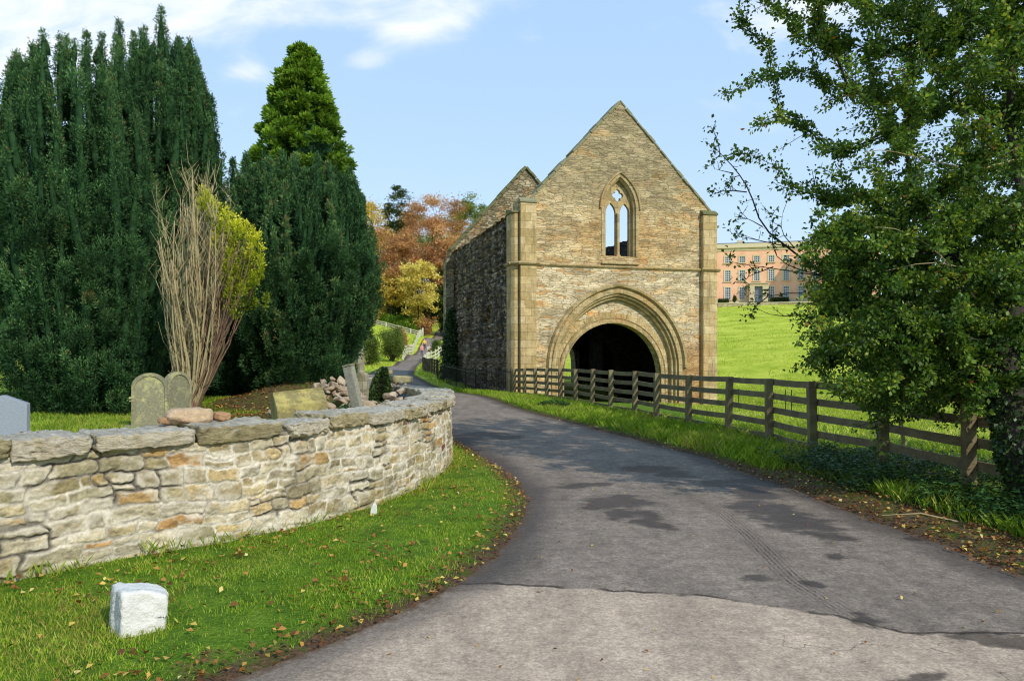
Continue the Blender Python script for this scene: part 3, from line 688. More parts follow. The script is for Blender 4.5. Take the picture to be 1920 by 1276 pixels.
c = m.mix(m.math('MULTIPLY', m.smooth(up, .45, .85), .75), c, m.ramp(n1, [(.3, srgb(150, 145, 132)), (.6, srgb(194, 188, 172)), (.8, srgb(208, 202, 188))]))   # paler and greyer on upward-facing surfaces
c = m.mix(.65, c, m.ramp(n2, [(.3, .42), (.5, .95), (.7, 1.4)]), 'MULTIPLY'); c = m.mix(.45, c, m.ramp(n3, [(.3, .55), (.7, 1.4)]), 'MULTIPLY')
coping_m = m.pbr(c, .92, m.bump(m.math('ADD', n2, m.math('MULTIPLY', n3, .35)), 1.0, .035), spec=.15)
s = 1.3; k = 0; rr = random.Random(3)
lens = []
while s < LEN-.15:
    L = rr.choice((.52, .62, .72, .82, .9))*rr.uniform(.9, 1.1)
    if s > 10.5: L *= .8
    lens.append((s, min(L, LEN-s))); s += L
for k, (s0, L) in enumerate(lens):
    a = wall_at(s0+.016); b = wall_at(s0+L-.016); x, y, tx_, ty_ = wall_at(s0+L/2)
    tx_, ty_ = b[0]-a[0], b[1]-a[1]; LL = math.hypot(tx_, ty_); tx_ /= LL; ty_ /= LL
    th = rr.uniform(.065, .085)
    if LL < .12: continue
    P, Fq = rock_mesh(40+k, None, 26, .10, .985, LL/2*.985, .285, th*(1.12 if k < 4 else 1.0), .17)
    # stratified top & broken front arris
    P[:, 2] += .012*fbm(P[:, 0]*5+k*9, P[:, 1]*9, 0, 3, k) 
    zc = WH+.0+th-.015+rr.uniform(-.018, .022)
    cxm, cym = (a[0]+b[0])/2, (a[1]+b[1])/2
    o = mesh_np('coping_stone', P, Fq, coping_m, wall_e, smooth=True)
    add_normals_ok(o)
    o.location = (cxm-ty_*.205, cym+tx_*.205, zc); o.rotation_euler = (rr.uniform(-.03, .03), rr.uniform(-.02, .02), math.atan2(ty_, tx_))

def stone(name, seed, loc, size, rot, mat, label=None, cat='stone', group=None, boxy=.55, n=7, parent=None, rough=.35, fine=.05):
    P, Fq = rock_mesh(seed, None, n, rough, boxy, *[v_/2 for v_ in size], fine)
    o = mesh_np(name, P, Fq, mat, parent, smooth=True); add_normals_ok(o)
    o.location = loc; o.rotation_euler = rot
    return tag(o, label, cat if parent is None else None, group)
loose_m = mat_stone('loose_stone', [srgb(150,118,88), srgb(178,140,104), srgb(196,170,138), srgb(140,126,108)])
wt_top = WH+.17
def on_wall(s, back, dz=0): x, y, a, b = wall_at(s); return (x-b*back, y+a*back, wt_top+dz)
# ------------------------------------------------------------ white painted block on the verge
m = NM('white_paint'); n1 = m.noise(5, 6, .65); n2 = m.noise(40, 5, .7)
sp = m.n('ShaderNodeSeparateXYZ', Vector=m.obj()).outputs[2]
c = m.ramp(n1, [(.3, srgb(206,203,194)), (.6, srgb(222,220,212))]); c = m.mix(m.math('MULTIPLY', m.smooth(m.math('ADD', sp, m.math('MULTIPLY', n1, .16)), .06, -.12), .8), c, srgb(170,160,120))
c = m.mix(m.smooth(n2, .66, .74), c, srgb(178,170,150))
white_m = m.pbr(c, .8, m.bump(m.math('ADD', n2, n1), .6, .02), spec=.2)
P, Fq = rock_mesh(91, None, 20, .09, .98, .155, .15, .165, .03)
P[:, 2] -= .035*(P[:, 0] > .02)*(P[:, 0]-.02)/.15*(P[:, 2] > 0); P[:, 0] *= 1-.12*(P[:, 1] < 0)
o = mesh_np('white_block', P, Fq, white_m, smooth=True); add_normals_ok(o); o.location = (-2.31, 4.64, .12); o.rotation_euler = (0, R(2), R(38)); tag(o, 'rough cubic stone painted white on the grass verge', 'stone block')
mk = MB(); zs = np.linspace(0, 1, 6)
pts = []
M_ = Matrix.Translation((-1.48, 7.9, -.01))@Matrix.Rotation(R(8), 4, 'Y')
mk.prism([(-.03,0),(.035,0),(.04,.09),(.03,.15),(.008,.185),(-.012,.18),(-.028,.12)], [], lambda a, b, w_: M_@Vector((a, w_, b)), -.012, .012)
tag(mk.build('marker_peg', white_m, None, bevel=.004), 'small white marker stuck in the grass near the foot of the wall', 'marker')
# ------------------------------------------------------------ gatehouse (local frame: x along the front, y into the building, z up)
GA = math.atan2(.269, .963)
gate = tag(empty('gatehouse', (.3, 34, 0), GA), 'roofless medieval stone gatehouse with pointed gable and wide arch', 'gatehouse')
ZB = -1.4; EV = 8.9
def zones_front(m, c, co, rnd, n1):
    sp = m.n('ShaderNodeSeparateXYZ', Vector=co); x, z = sp.outputs[0], sp.outputs[2]
    nb = m.noise(.7, 4, .65)
    dx = m.math('DIVIDE', m.math('SUBTRACT', x, 5.1), 3.1); dz = m.math('DIVIDE', m.math('SUBTRACT', z, 7.3), 1.7)
    d = m.math('ADD', m.math('MULTIPLY', dx, dx), m.math('MULTIPLY', dz, dz))
    w1 = m.math('ADD', m.math('EXPONENT', m.math('MULTIPLY', d, -1.0)), m.math('MULTIPLY', m.math('SUBTRACT', nb, .5), 1.6))
    w1 = m.math('MULTIPLY', m.smooth(w1, .3, .8), m.smooth(z, 5.95, 6.05))
    ochre = m.ramp(rnd, [(0, srgb(190,150,96)), (.4, srgb(202,170,116)), (.7, srgb(174,138,92)), (1, srgb(218,190,138))])
    c = m.mix(m.math('MULTIPLY', w1, .85), c, ochre)
    grey = m.math('MULTIPLY', m.smooth(m.math('ADD', z, m.math('MULTIPLY', m.math('SUBTRACT', nb, .5), 4.0)), 7.8, 10.4), .75)
    c = m.mix(grey, c, m.ramp(rnd, [(0, srgb(132,122,92)), (.5, srgb(156,144,108)), (1, srgb(176,164,128))]))
    pale = m.math('MULTIPLY', m.smooth(z, 6.0, 5.9), m.smooth(m.math('ADD', z, m.math('MULTIPLY', nb, 2)), 2.0, 3.6))
    c = m.mix(m.math('MULTIPLY', pale, .7), c, m.ramp(rnd, [(0, srgb(208,192,152)), (.5, srgb(228,214,180)), (.85, srgb(202,184,144)), (.97, srgb(200,160,104))]))
    low = m.math('MULTIPLY', m.smooth(z, 3.2, 1.8), m.smooth(x, 7.6, 8.4)); c = m.mix(m.math('MULTIPLY', low, .7), c, m.ramp(rnd, [(0, srgb(172,120,66)), (1, srgb(194,152,96))]))
    st = m.smooth(m.noise(1.0, 5, .6, m.map(scale=(2.2, 1, .22))), .56, .72); c = m.mix(m.math('MULTIPLY', st, .35), c, srgb(110,104,78))
    return c
stops_f = [(0, srgb(176,154,112)), (.25, srgb(202,182,136)), (.5, srgb(216,196,150)), (.7, srgb(188,164,114)), (.88, srgb(224,206,166)), (.98, srgb(200,156,100))]
front_m = mat_masonry('coursed_rubble', stops_f, srgb(126,114,86), 2.1, 9.5, zones_front, mfac=.5, edge=.036, bumps=.7, tone=(.95, .92, .92))
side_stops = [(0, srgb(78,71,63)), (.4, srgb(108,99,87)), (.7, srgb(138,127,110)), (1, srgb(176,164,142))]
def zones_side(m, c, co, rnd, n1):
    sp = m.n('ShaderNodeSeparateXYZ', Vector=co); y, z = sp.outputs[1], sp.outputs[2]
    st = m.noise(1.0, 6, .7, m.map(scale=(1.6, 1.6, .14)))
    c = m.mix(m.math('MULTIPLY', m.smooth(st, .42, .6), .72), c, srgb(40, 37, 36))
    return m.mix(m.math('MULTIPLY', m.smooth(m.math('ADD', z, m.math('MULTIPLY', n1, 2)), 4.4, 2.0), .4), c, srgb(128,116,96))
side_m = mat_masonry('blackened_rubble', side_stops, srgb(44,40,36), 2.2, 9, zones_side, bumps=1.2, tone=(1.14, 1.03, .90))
inner_m = mat_masonry('inner_rubble', [(0, srgb(120,108,82)), (.4, srgb(150,136,104)), (.8, srgb(170,156,124))], srgb(92,82,64), 2.4, 6.5)
interior_m = mat_masonry('shaded_vault_rubble', [(0, srgb(34,32,30)), (.5, srgb(52,48,44)), (1, srgb(70,64,56))], srgb(30,28,26), 2.4, 6.5)  # darkened copy of the inner rubble; passage shade put into its colour
def zones_ash(m, c, co, rnd, n1):
    n_ = m.noise(.9, 4, .6, m.map(scale=(1, 1, .9)))
    c = m.mix(m.math('MULTIPLY', m.smooth(n_, .56, .66), .6), c, srgb(196,156,104))
    st = m.noise(1.0, 5, .65, m.map(scale=(5, 5, .5))); c = m.mix(m.math('MULTIPLY', m.smooth(st, .52, .7), .5), c, srgb(112,104,76))
    return c
ash_m = mat_masonry('ashlar', [(0, srgb(182,160,110)), (.4, srgb(202,180,130)), (.7, srgb(214,194,148)), (1, srgb(190,166,120))], srgb(104,94,68), zones=zones_ash, ashlar=True, bw=.55, bh=.36, tone=(.90, .86, .83))
mould_m = mat_masonry('moulded_stone', [(0, srgb(176,158,112)), (.4, srgb(198,180,136)), (.75, srgb(186,164,116)), (1, srgb(160,144,104))], srgb(112,100,72), zones=zones_ash, ashlar=True, bw=.34, bh=.34, tone=(.90, .86, .83))
cope_m = mat_stone('mossy_coping', [srgb(96,96,62), srgb(124,122,84), srgb(142,138,108)], bs=1.2)

def parch(cx, hw, zs, rise, n=14):
    """pointed arch curve from left spring to right spring"""
    c_ = max((rise*rise-hw*hw)/(2*hw), 0); r_ = hw+c_
    out = []
    a1 = math.acos(min(1, c_/r_)) if c_ > 0 else math.pi/2
    for i in range(n+1):
        t = a1*i/n; out.append((cx+c_-r_*math.cos(t), zs+r_*math.sin(t)))
    for i in range(n-1, -1, -1):
        t = a1*i/n; out.append((cx-c_+r_*math.cos(t), zs+r_*math.sin(t)))
    return out
def ring(path_in, path_out, mb, w0, w1):
    n = len(path_in); f = lambda p, w_: Vector((p[0], w_, p[1])); V = []
    for p, q in zip(path_in, path_out): V += [f(p, w0), f(q, w0), f(q, w1), f(p, w1)]
    Fs = []
    for i in range(n-1):
        for k in range(4): Fs.append((4*i+k, 4*i+(k+1) % 4, 4*(i+1)+(k+1) % 4, 4*(i+1)+k))
    Fs += [(0, 1, 2, 3), (4*n-1, 4*n-2, 4*n-3, 4*n-4)]
    mb.add(V, Fs)
def sweep(path, prof, mb):
    """profile points (outward offset from path, depth y) swept along an arch path in the front plane"""
    n = len(path); V = []; m_ = len(prof)
    for i, p in enumerate(path):
        a = path[max(i-1, 0)]; b = path[min(i+1, n-1)]; tx_, tz_ = b[0]-a[0], b[1]-a[1]; L = math.hypot(tx_, tz_); nx_, nz_ = -tz_/L, tx_/L
        for (o_, dpt) in prof: V.append(Vector((p[0]+nx_*o_, dpt, p[1]+nz_*o_)))
    Fs = []
    for i in range(n-1):
        for k in range(m_): Fs.append((i*m_+k, i*m_+(k+1) % m_, (i+1)*m_+(k+1) % m_, (i+1)*m_+k))
    Fs += [tuple(range(m_)), tuple((n-1)*m_+k for k in range(m_))[::-1]]
    mb.add(V, Fs)
def jambed(arch, zb): return [(arch[0][0], zb)]+arch+[(arch[-1][0], zb)]
fm = lambda a, b, w_: Vector((a, w_, b))
ACX, ASZ = 4.92, 1.2
hole_arch = jambed(parch(ACX, 3.12, ASZ, 3.56, 18), ZB+.02)
WCX = 5.0
win_hole = jambed(parch(WCX, .80, 8.75, 1.5, 12), 6.5)
rnd = random.Random(9)
def rough_line(p, q, n, amp):
    out = []
    for i in range(n):
        t = i/n; x = p[0]+(q[0]-p[0])*t; z = p[1]+(q[1]-p[1])*t
        out.append((x+rnd.uniform(-amp, amp)*.6, z+rnd.uniform(-amp, amp)))
    return out
outer = [(0.0, ZB), (10.0, ZB), (10.0, EV-.05)]+rough_line((9.75, EV-.02), (5.02, 13.80), 16, .012)+rough_line((5.0, 13.83), (.45, EV), 16, .012)+[(0.0, EV)]
mb = MB().prism(outer, [hole_arch, win_hole], fm, 0, .95); mb.build('front_wall', front_m, gate)
# gable copings
mb = MB()
for (a, b) in (((.55, EV+.1), (5.0, 13.84)), ((5.0, 13.84), (9.8, EV-.02))):
    L = math.hypot(b[0]-a[0], b[1]-a[1]); n = int(L/.42); dx_, dz_ = (b[0]-a[0])/n, (b[1]-a[1])/n
    for i in range(n):
        p = Vector((a[0]+dx_*i, .45, a[1]+dz_*i)); q_ = Vector((a[0]+dx_*(i+.96), .45, a[1]+dz_*(i+.96)))
        o_ = Vector((0, 0, rnd.uniform(-.015, .035)))
        if rnd.random() < .06: continue
        mb.bar(p+o_, q_+o_, 1.02+rnd.uniform(-.05, .05), .10+rnd.uniform(-.02, .04), up=(-dz_, 0, dx_))
mb.build('gable_coping', cope_m, gate, bevel=.02)
# string course wrapping the front and its buttresses
def sill_profile(mb, pts, z, h=.16, out=.1):
    for a, b in zip(pts[:-1], pts[1:]):
        a = Vector((a[0], a[1], z)); b = Vector((b[0], b[1], z)); d = (b-a).normalized(); nrm = Vector((d.y, -d.x, 0))
        V = []
        for p, e in ((a, -out), (b, out)):
            for (o_, zz) in ((-.03, -h/2), (out*.35, -h/2), (out, -.01), (out*.95, .04), (-.03, h/2)):
                V.append(p+nrm*o_+d*(e if o_ > 0 else 0)+Vector((0, 0, zz)))
        mb.add(V, [(0,1,6,5),(1,2,7,6),(2,3,8,7),(3,4,9,8),(4,0,5,9),(0,4,3,2,1),(5,6,7,8,9)])
mb = MB()
sill_profile(mb, [(.82, -.003), (9.2, -.003)], 6.0)
sill_profile(mb, [(-.35, .9), (-.35, .1), (-.26, -.03)], 6.02); sill_profile(mb, [(-.2, -.07), (-.06, -.2)], 6.02); sill_profile(mb, [(.0, -.283), (.8, -.283)], 6.01)
sill_profile(mb, [(9.25, -.283), (10.04, -.283)], 6.005); sill_profile(mb, [(10.22, .0), (10.22, .9)], 6.0)
mb.build('string_course', mould_m, gate)
# buttresses: flat strips of squared stone clasping each corner, weathered caps
def buttress(poly, z1, cap, name='buttress'):
    b = MB().prism(poly, [], lambda a, c_, w_: Vector((a, c_, w_)), ZB, z1).build(name, ash_m, gate, bevel=.02)
    cxs = [p[0] for p in poly]; cys = [p[1] for p in poly]; x0, x1, y0, y1 = min(cxs)-.04, max(cxs)+.04, min(cys)-.05, max(cys)
    V = [(x0,y0,z1+.002),(x1,y0,z1+.002),(x1,y1,z1+.002),(x0,y1,z1+.002),(x0,y0,z1+.1),(x1,y0,z1+.1),(x1,y1,z1+cap),(x0,y1,z1+cap)]
    o = MB().add(V, ((0,3,2,1),(4,5,6,7),(0,1,5,4),(1,2,6,5),(2,3,7,6),(3,0,4,7))).build('buttress_cap', cope_m, b, bevel=.02); return b
buttress([(.02,-.003),(.02,-.25),(.78,-.25),(.78,-.003)], 8.75, .28)
buttress([(9.27,-.003),(9.27,-.25),(10.02,-.25),(10.02,-.003)], 8.65, .28)
buttress([(-.02,.9),(-.33,.9),(-.33,.1),(-.2,-.05),(-.02,-.05)], 8.3, .3)
buttress([(10.01,.9),(10.01,-.05),(10.14,-.05),(10.2,.1),(10.2,.9)], 8.1, .3)
# plinth
MB().box(9.15, 10.3, -.42, 1.0, ZB, -.55).build('plinth', ash_m, gate, bevel=.05); MB().box(-.42, .9, -.42, 1.0, ZB, -.45).build('plinth', ash_m, gate, bevel=.05)
# great arch: hood mould and stepped moulded orders
A1 = jambed(parch(ACX, 3.30, ASZ, 3.74, 22), ZB)
mb = MB(); sweep(parch(ACX, 3.44, ASZ+.05, 3.86, 22), [(-.10,-.003),(-.02,-.16),(.08,-.18),(.14,-.06),(.14,-.003)], mb); mb.build('hood_mould', mould_m, gate, smooth=False)
mb = MB(); ring(jambed(parch(ACX, 3.14, ASZ, 3.58, 22), ZB), jambed(parch(ACX, 3.33, ASZ, 3.77, 22), ZB), mb, -.06, .02); mb.build('arch_order', mould_m, gate)
def order(hw, w0, r_=.065, name='arch_order'):
    path = jambed(parch(ACX, hw, ASZ, hw+.44, 22), ZB)
    pr = [(0, w0+.26), (0, w0+.10)]+[(r_-r_*math.cos(t), w0+.02+r_-r_*math.sin(t)) for t in np.linspace(0, math.pi*.75, 6)]+[(.135, w0+.03), (.16, w0+.0), (.19, w0+.0), (.19, w0+.26)]
    mb = MB(); sweep(path, pr, mb); mb.build(name, mould_m, gate, smooth=False)
order(3.0, .02); order(2.86, .17)
# tympanum: radial voussoirs above the lower segmental ring
ACX2 = 4.80
seg = [(ACX2-2.5, ZB)]+[(ACX2-2.5*math.cos(t), .85+2.52*math.sin(t)) for t in np.linspace(0, math.pi, 40)]+[(ACX2+2.5, ZB)]
tym_out = jambed(parch(ACX, 2.98, ASZ, 3.42, 20), ZB)
mb = MB().prism([(tym_out[0][0], ZB+.01)]+tym_out[1:-1]+[(tym_out[-1][0], ZB+.01)]+[seg[-1]]+seg[1:-1][::-1]+[seg[0]], [], fm, .42, .9)
mb.build('tympanum', front_m, gate)
mb = MB(); sweep([(ACX2-2.5, ZB)]+seg[1:-1]+[(ACX2+2.5, ZB)], [(0,.30),(.05,.29),(.07,.33),(.20,.34),(.24,.30),(.27,.34),(.27,.46),(0,.46)], mb); mb.build('arch_ring', mould_m, gate)
# radiating stones standing slightly proud over the ring
mb = MB()
for i in range(33):
    t = math.pi*(i+.5)/33+rnd.uniform(-.01, .01); ri = 2.5+.275; ro = ri+rnd.uniform(.22, .36); dt = math.pi/33*.46
    lim = [p for p in tym_out]
    V = []
    for w_ in (.405+rnd.uniform(-.012, .006), .46):
        for (tt, rr_) in ((t-dt, ri), (t+dt, ri), (t+dt, ro), (t-dt, ro)): V.append((ACX2-rr_*math.cos(tt), w_, .85+(rr_+.02)*math.sin(tt)))
    if abs(V[2][0]-ACX) > 2.85: continue
    mb.add(V, ((0,1,2,3),(7,6,5,4),(0,4,5,1),(1,5,6,2),(2,6,7,3),(3,7,4,0)))
mb.build('voussoir_band', ash_m, gate, bevel=.012)
# window: hood, jamb moulding, tracery plate with two lancets and a quatrefoil
win_e = gate
mb = MB(); sweep(parch(WCX, 1.0, 8.75, 1.72, 14), [(-.06,-.003),(-.02,-.10),(.04,-.11),(.07,-.03),(.07,-.003)], mb); mb.build('window_hood', mould_m, gate)
mb = MB(); ring(jambed(parch(WCX, .81, 8.75, 1.51, 14), 6.5), jambed(parch(WCX, .95, 8.75, 1.66, 14), 6.5), mb, -.03, .02); mb.build('window_surround', mould_m, gate)
mb = MB(); sweep([(WCX-.74, 6.46)]+parch(WCX, .74, 8.75, 1.42, 14)+[(WCX+.74, 6.46)], [(-.02,.10),(.03,.06),(.07,.02),(.08,.3),(-.02,.3)], mb); mb.build('window_moulding', mould_m, gate)
def lancet(cx, hw, z0, zs, rise): return [(cx-hw, z0)]+parch(cx, hw, zs, rise, 7)+[(cx+hw, z0)]
qf = []; qc = (WCX, 9.45); 
for i in range(48):
    t = 2*math.pi*i/48; k = max(abs(math.cos(t)), abs(math.sin(t))); 
    c_ = .155; r_ = .125   # four lobes
    best_r = 0
    for q4 in range(4):
        lx_, ly_ = c_*math.cos(q4*math.pi/2), c_*math.sin(q4*math.pi/2); bq = lx_*math.cos(t)+ly_*math.sin(t); disc = bq*bq-(c_*c_-r_*r_)
        if disc > 0: best_r = max(best_r, bq+math.sqrt(disc))
    best_r = max(best_r, .12); qf.append((qc[0]+best_r*math.cos(t), qc[1]+best_r*math.sin(t)))
plate = [(WCX-.76, 6.5)]+parch(WCX, .76, 8.75, 1.44, 14)+[(WCX+.76, 6.5)]
mb = MB().prism(plate, [lancet(WCX-.36, .26, 6.56, 8.55, .52), lancet(WCX+.36, .26, 6.56, 8.55, .52), qf], fm, .28, .46); mb.build('tracery', mould_m, gate)
mb = MB(); mb.tube([(WCX, .24, 6.55), (WCX, .24, 8.6)], .075, 8); mb.box(WCX-.1, WCX+.1, .17, .31, 6.5, 6.6); mb.build('mullion', mould_m, gate)
mb = MB(); mb.add([(WCX-.95,-.12,6.12),(WCX+.95,-.12,6.12),(WCX+.95,-.003,6.1),(WCX-.95,-.003,6.1),(WCX-.95,-.12,6.2),(WCX+.95,-.12,6.2),(WCX+.78,.4,6.51),(WCX-.78,.4,6.51)], ((0,3,2,1),(4,5,6,7),(0,1,5,4),(1,2,6,5),(2,3,7,6),(3,0,4,7))); mb.build('window_sill', mould_m, gate, bevel=.015)
# side walls, rear gable, vault, interior piers
DL = 15.4
def rough_wall(name, x_out, x_in, w0, w1, z0, ztop, mat, sgn, step=.075, amp=.15):
    ws = np.arange(w0, w1+.001, step); zs = np.arange(z0, 9.2, step); W2, Z2 = np.meshgrid(ws, zs)
    zt = np.array([ztop(v_) for v_ in ws]); Zc = np.minimum(Z2, zt[None, :])
    d = amp*fbm(W2*.9, Z2*1.6, 0, 3, 51)+.6*amp*fbm(W2*1.6, Z2*11, 0, 3, 52)
    hole = sstep(.22, .42, fbm(W2*.75, Z2*1.1, 4, 3, 53))*sstep(6.2, 4.6, Z2); d = d-hole*.24
    d = d-.5*amp*(vnoise(W2*0+3, Z2*6.5, 0, 54) > .35)
    slot = np.exp(-((W2-(w0+12.3))/.42)**4)*sstep(2.9, 2.6, Z2-.35*np.cos((W2-w0-12.3)*3)); d = d-slot*.45
    Xs = x_out+sgn*d; P = np.c_[Xs.ravel(), W2.ravel(), Zc.ravel()]; a, b = W2.shape
    q = (np.arange(a-1)[:, None]*b+np.arange(b-1)[None]).ravel(); Fq = np.c_[q, q+1, q+1+b, q+b]
    keep = ~((Zc.ravel()[Fq].max(1)-Zc.ravel()[Fq].min(1)) < 1e-5); Fq = Fq[keep]
    nb = len(ws); o0 = len(P); zin = zt
    P = np.vstack([P, np.c_[np.full(nb, x_out-sgn*.12), ws, zt], np.c_[np.full(nb, x_in), ws, zt], np.c_[np.full(nb, x_in), ws, np.full(nb, z0)]])
    for r_ in range(2):
        i0 = o0+r_*nb+np.arange(nb-1); Fq = np.vstack([Fq, np.c_[i0, i0+1, i0+1+nb, i0+nb]])
    # capping between the rough face and the top
    it = (a-1)*b+np.arange(b-1); Fq = np.vstack([Fq, np.c_[it, it+1, o0+1+np.arange(b-1), o0+np.arange(b-1)]])
    o = mesh_np(name, P, Fq, mat, gate, smooth=False); add_normals_ok(o); return o
rnd2 = random.Random(4)
tops = [rnd2.uniform(-.08, .05) for _ in range(400)]
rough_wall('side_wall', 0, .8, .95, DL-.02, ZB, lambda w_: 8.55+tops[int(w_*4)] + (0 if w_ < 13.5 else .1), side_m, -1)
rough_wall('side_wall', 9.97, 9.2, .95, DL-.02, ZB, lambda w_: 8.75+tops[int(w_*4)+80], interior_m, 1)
def rl(x): return (x)
rear_arch = jambed(parch(6.0, 2.5, 1.3, 2.7, 12), ZB+.02)
RA = 14.45
rear = [(-.25, ZB), (10.1, ZB), (10.1, 8.8)]+rough_line((9.9, 8.85), (5.0, RA), 14, .03)+rough_line((4.95, RA), (-.2, 8.7), 16, .03)+[(-.25, 8.7)]
MB().prism(rear, [rear_arch], fm, DL, DL+.9).build('rear_wall', inner_m, gate)
mb = MB()
for (a, b) in (((-.2, 8.72), (4.95, RA+.05)), ((4.98, RA+.05), (10.1, 8.8))):
    L = math.hypot(b[0]-a[0], b[1]-a[1]); n = int(L/.5); dx_, dz_ = (b[0]-a[0])/n, (b[1]-a[1])/n
    for i in range(n):
        o_ = Vector((0, 0, rnd.uniform(-.02, .05)))
        mb.bar(Vector((a[0]+dx_*i, DL+.42, a[1]+dz_*i))+o_, Vector((a[0]+dx_*(i+.97), DL+.42, a[1]+dz_*(i+.97)))+o_, 1.15, .16+rnd.uniform(-.03, .04), up=(-dz_, 0, dx_))
mb.build('rear_gable_coping', cope_m, gate, bevel=.03)
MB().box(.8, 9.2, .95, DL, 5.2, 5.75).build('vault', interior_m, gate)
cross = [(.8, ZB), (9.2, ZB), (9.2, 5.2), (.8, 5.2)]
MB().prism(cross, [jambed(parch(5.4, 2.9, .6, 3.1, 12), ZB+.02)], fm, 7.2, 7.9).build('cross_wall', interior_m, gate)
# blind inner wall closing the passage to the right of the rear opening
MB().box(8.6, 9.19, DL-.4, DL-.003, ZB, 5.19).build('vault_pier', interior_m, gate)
for y_ in (3.2, 11.2):
    MB().box(.81, 1.25, y_, y_+.7, ZB, 4.4).build('vault_pier', interior_m, gate); MB().box(8.75, 9.19, y_, y_+.7, ZB, 4.4).build('vault_pier', interior_m, gate)
mb = MB(); mb.box(-.55, -.01, DL-.3, DL+.6, ZB, 8.2); mb.build('buttress', inner_m, gate, bevel=.03)

# ivy at the far corner of the side wall
def ivy(name, pts, rads, n, size, mat, label, cat='ivy', group=None):
    P = []; 
    for i in range(len(pts)-1):
        a, b = np.array(pts[i]), np.array(pts[i+1]); m_ = n//(len(pts)-1); t = RNG.random(m_)[:, None]
        r_ = rads[i]*(1-t)+rads[i+1]*t; v = RNG.normal(size=(m_, 3)); v /= np.linalg.norm(v, axis=1, keepdims=True); P.append(a*(1-t)+b*t+v*r_*RNG.uniform(.6, 1.1, (m_, 1)))
    P = np.vstack(P); V, Fq = leaf_quads(P, rnd_dirs(len(P), -.3), rnd_dirs(len(P)), RNG.uniform(size*.6, size*1.3, len(P)), RNG.uniform(size*.5, size*1.1, len(P)))
    return tag(mesh_np(name, V, Fq, mat, attrs={'rnd': np.repeat(RNG.random(len(P)), 4)}), label, cat, group)
ivy_m = mat_leaf('ivy_leaf', [(0, srgb(30, 48, 20)), (.5, srgb(48, 74, 28)), (1, srgb(82, 104, 44))], .15, .4, .4)
def g2w(x, y, z): c_, s_ = math.cos(GA), math.sin(GA); return (.3+x*c_-y*s_, 34+x*s_+y*c_, z)
ivy('ivy', [g2w(-.35, 14.2, -.2), g2w(-.35, 14.4, 1.6), g2w(-.3, 14.7, 3.4), g2w(-.2, 14.8, 4.8)], [.75, .7, .5, .2], 9000, .13, ivy_m, 'dark green ivy climbing the far corner of the gatehouse side wall')

# ------------------------------------------------------------ timber fence
m = NM('weathered_timber'); n1 = m.noise(3, 5, .6); n2 = m.noise(9, 6, .7, m.map(scale=(6, 6, .7))); nh = m.noise(9, 6, .7, m.map(scale=(.7, .7, 7)))
c = m.ramp(m.math('ADD', m.math('MULTIPLY', n1, .6), m.math('MULTIPLY', nh, .4)), [(.3, srgb(92, 82, 60)), (.5, srgb(122, 110, 82)), (.7, srgb(156, 142, 114))])
c = m.mix(m.math('MULTIPLY', m.smooth(n1, .54, .66), .5), c, srgb(116, 118, 62)); c = m.mix(.4, c, m.ramp(n2, [(.3, .6), (.7, 1.35)]), 'MULTIPLY')
timber_m = m.pbr(c, .9, m.bump(m.math('ADD', nh, n2), .5, .01), spec=.12)
def bend(P0, P1, k): pass
def rail_fence(path, label, H=1.25, rails=(.11,.37,.64,.91,1.18), pw=.14, pd=.10, rh=.115, mat=None, cat='fence', every=1, group=None, zf=None, side=1, jitter=.012):
    zf = zf or (lambda x, y: float(ground_z(np.array([x]), np.array([y]))[0]))
    e = tag(empty('post_and_rail_fence' if len(rails) > 1 else 'fence', (path[0][0], path[0][1], zf(*path[0]))), label, cat, group); O = e.location.copy(); mat = mat or timber_m
    r_ = random.Random(len(path)*7+int(path[0][1]))
    zs = [zf(*p) for p in path]
    for i, (x, y) in enumerate(path):
        a = path[max(i-1, 0)]; b = path[min(i+1, len(path)-1)]; an = math.atan2(b[1]-a[1], b[0]-a[0])
        M = Matrix.Translation(Vector((x, y, zs[i]))-O)@Matrix.Rotation(an, 4, 'Z')@Matrix.Rotation(R(r_.uniform(-1.6, 1.6)), 4, 'X')@Matrix.Rotation(R(r_.uniform(-1.2, 1.2)), 4, 'Y')
        h_ = H+r_.uniform(-.03, .03)
        mb = MB().box(-pd/2, pd/2, -pw/2, pw/2, -.3, h_, M); mb.build('post', mat, e, bevel=.008)
    for i in range(len(path)-1):
        a = Vector((path[i][0], path[i][1], zs[i]))-O; b = Vector((path[i+1][0], path[i+1][1], zs[i+1]))-O; d = (b-a).normalized(); off = Vector((-d.y, d.x, 0))*side*(-(pw/2+.02))
        for z_ in rails:
            za, zb_ = z_+r_.uniform(-jitter, jitter), z_+r_.uniform(-jitter, jitter)
            k = 4; P_ = [a.lerp(b, t/k)+off+Vector((0, 0, za*(1-t/k)+zb_*t/k - .008*math.sin(math.pi*t/k)))+d*(-.04 if t == 0 else .04 if t == k else 0) for t in range(k+1)]
            mb = MB()
            V = []; Fs = []
            for p in P_:
                for (u_, v_) in ((-.02, -rh/2), (.02, -rh/2), (.02, rh/2), (-.02, rh/2)): V.append(p+Vector((-d.y, d.x, 0))*u_+Vector((0, 0, v_)))
            for s_ in range(k):
                for q_ in range(4): Fs.append((4*s_+q_, 4*s_+(q_+1) % 4, 4*s_+4+(q_+1) % 4, 4*s_+4+q_))
            Fs += [(0,1,2,3), (4*k+3,4*k+2,4*k+1,4*k)]
            mb.add(V, Fs).build('rail', mat, e)
    return e
rail_fence([(6.2,4.6),(5.75,6.95)]+[tuple(p) for p in FP[1:]], 'weathered brown post and rail fence beside the road before the gatehouse', side=1)
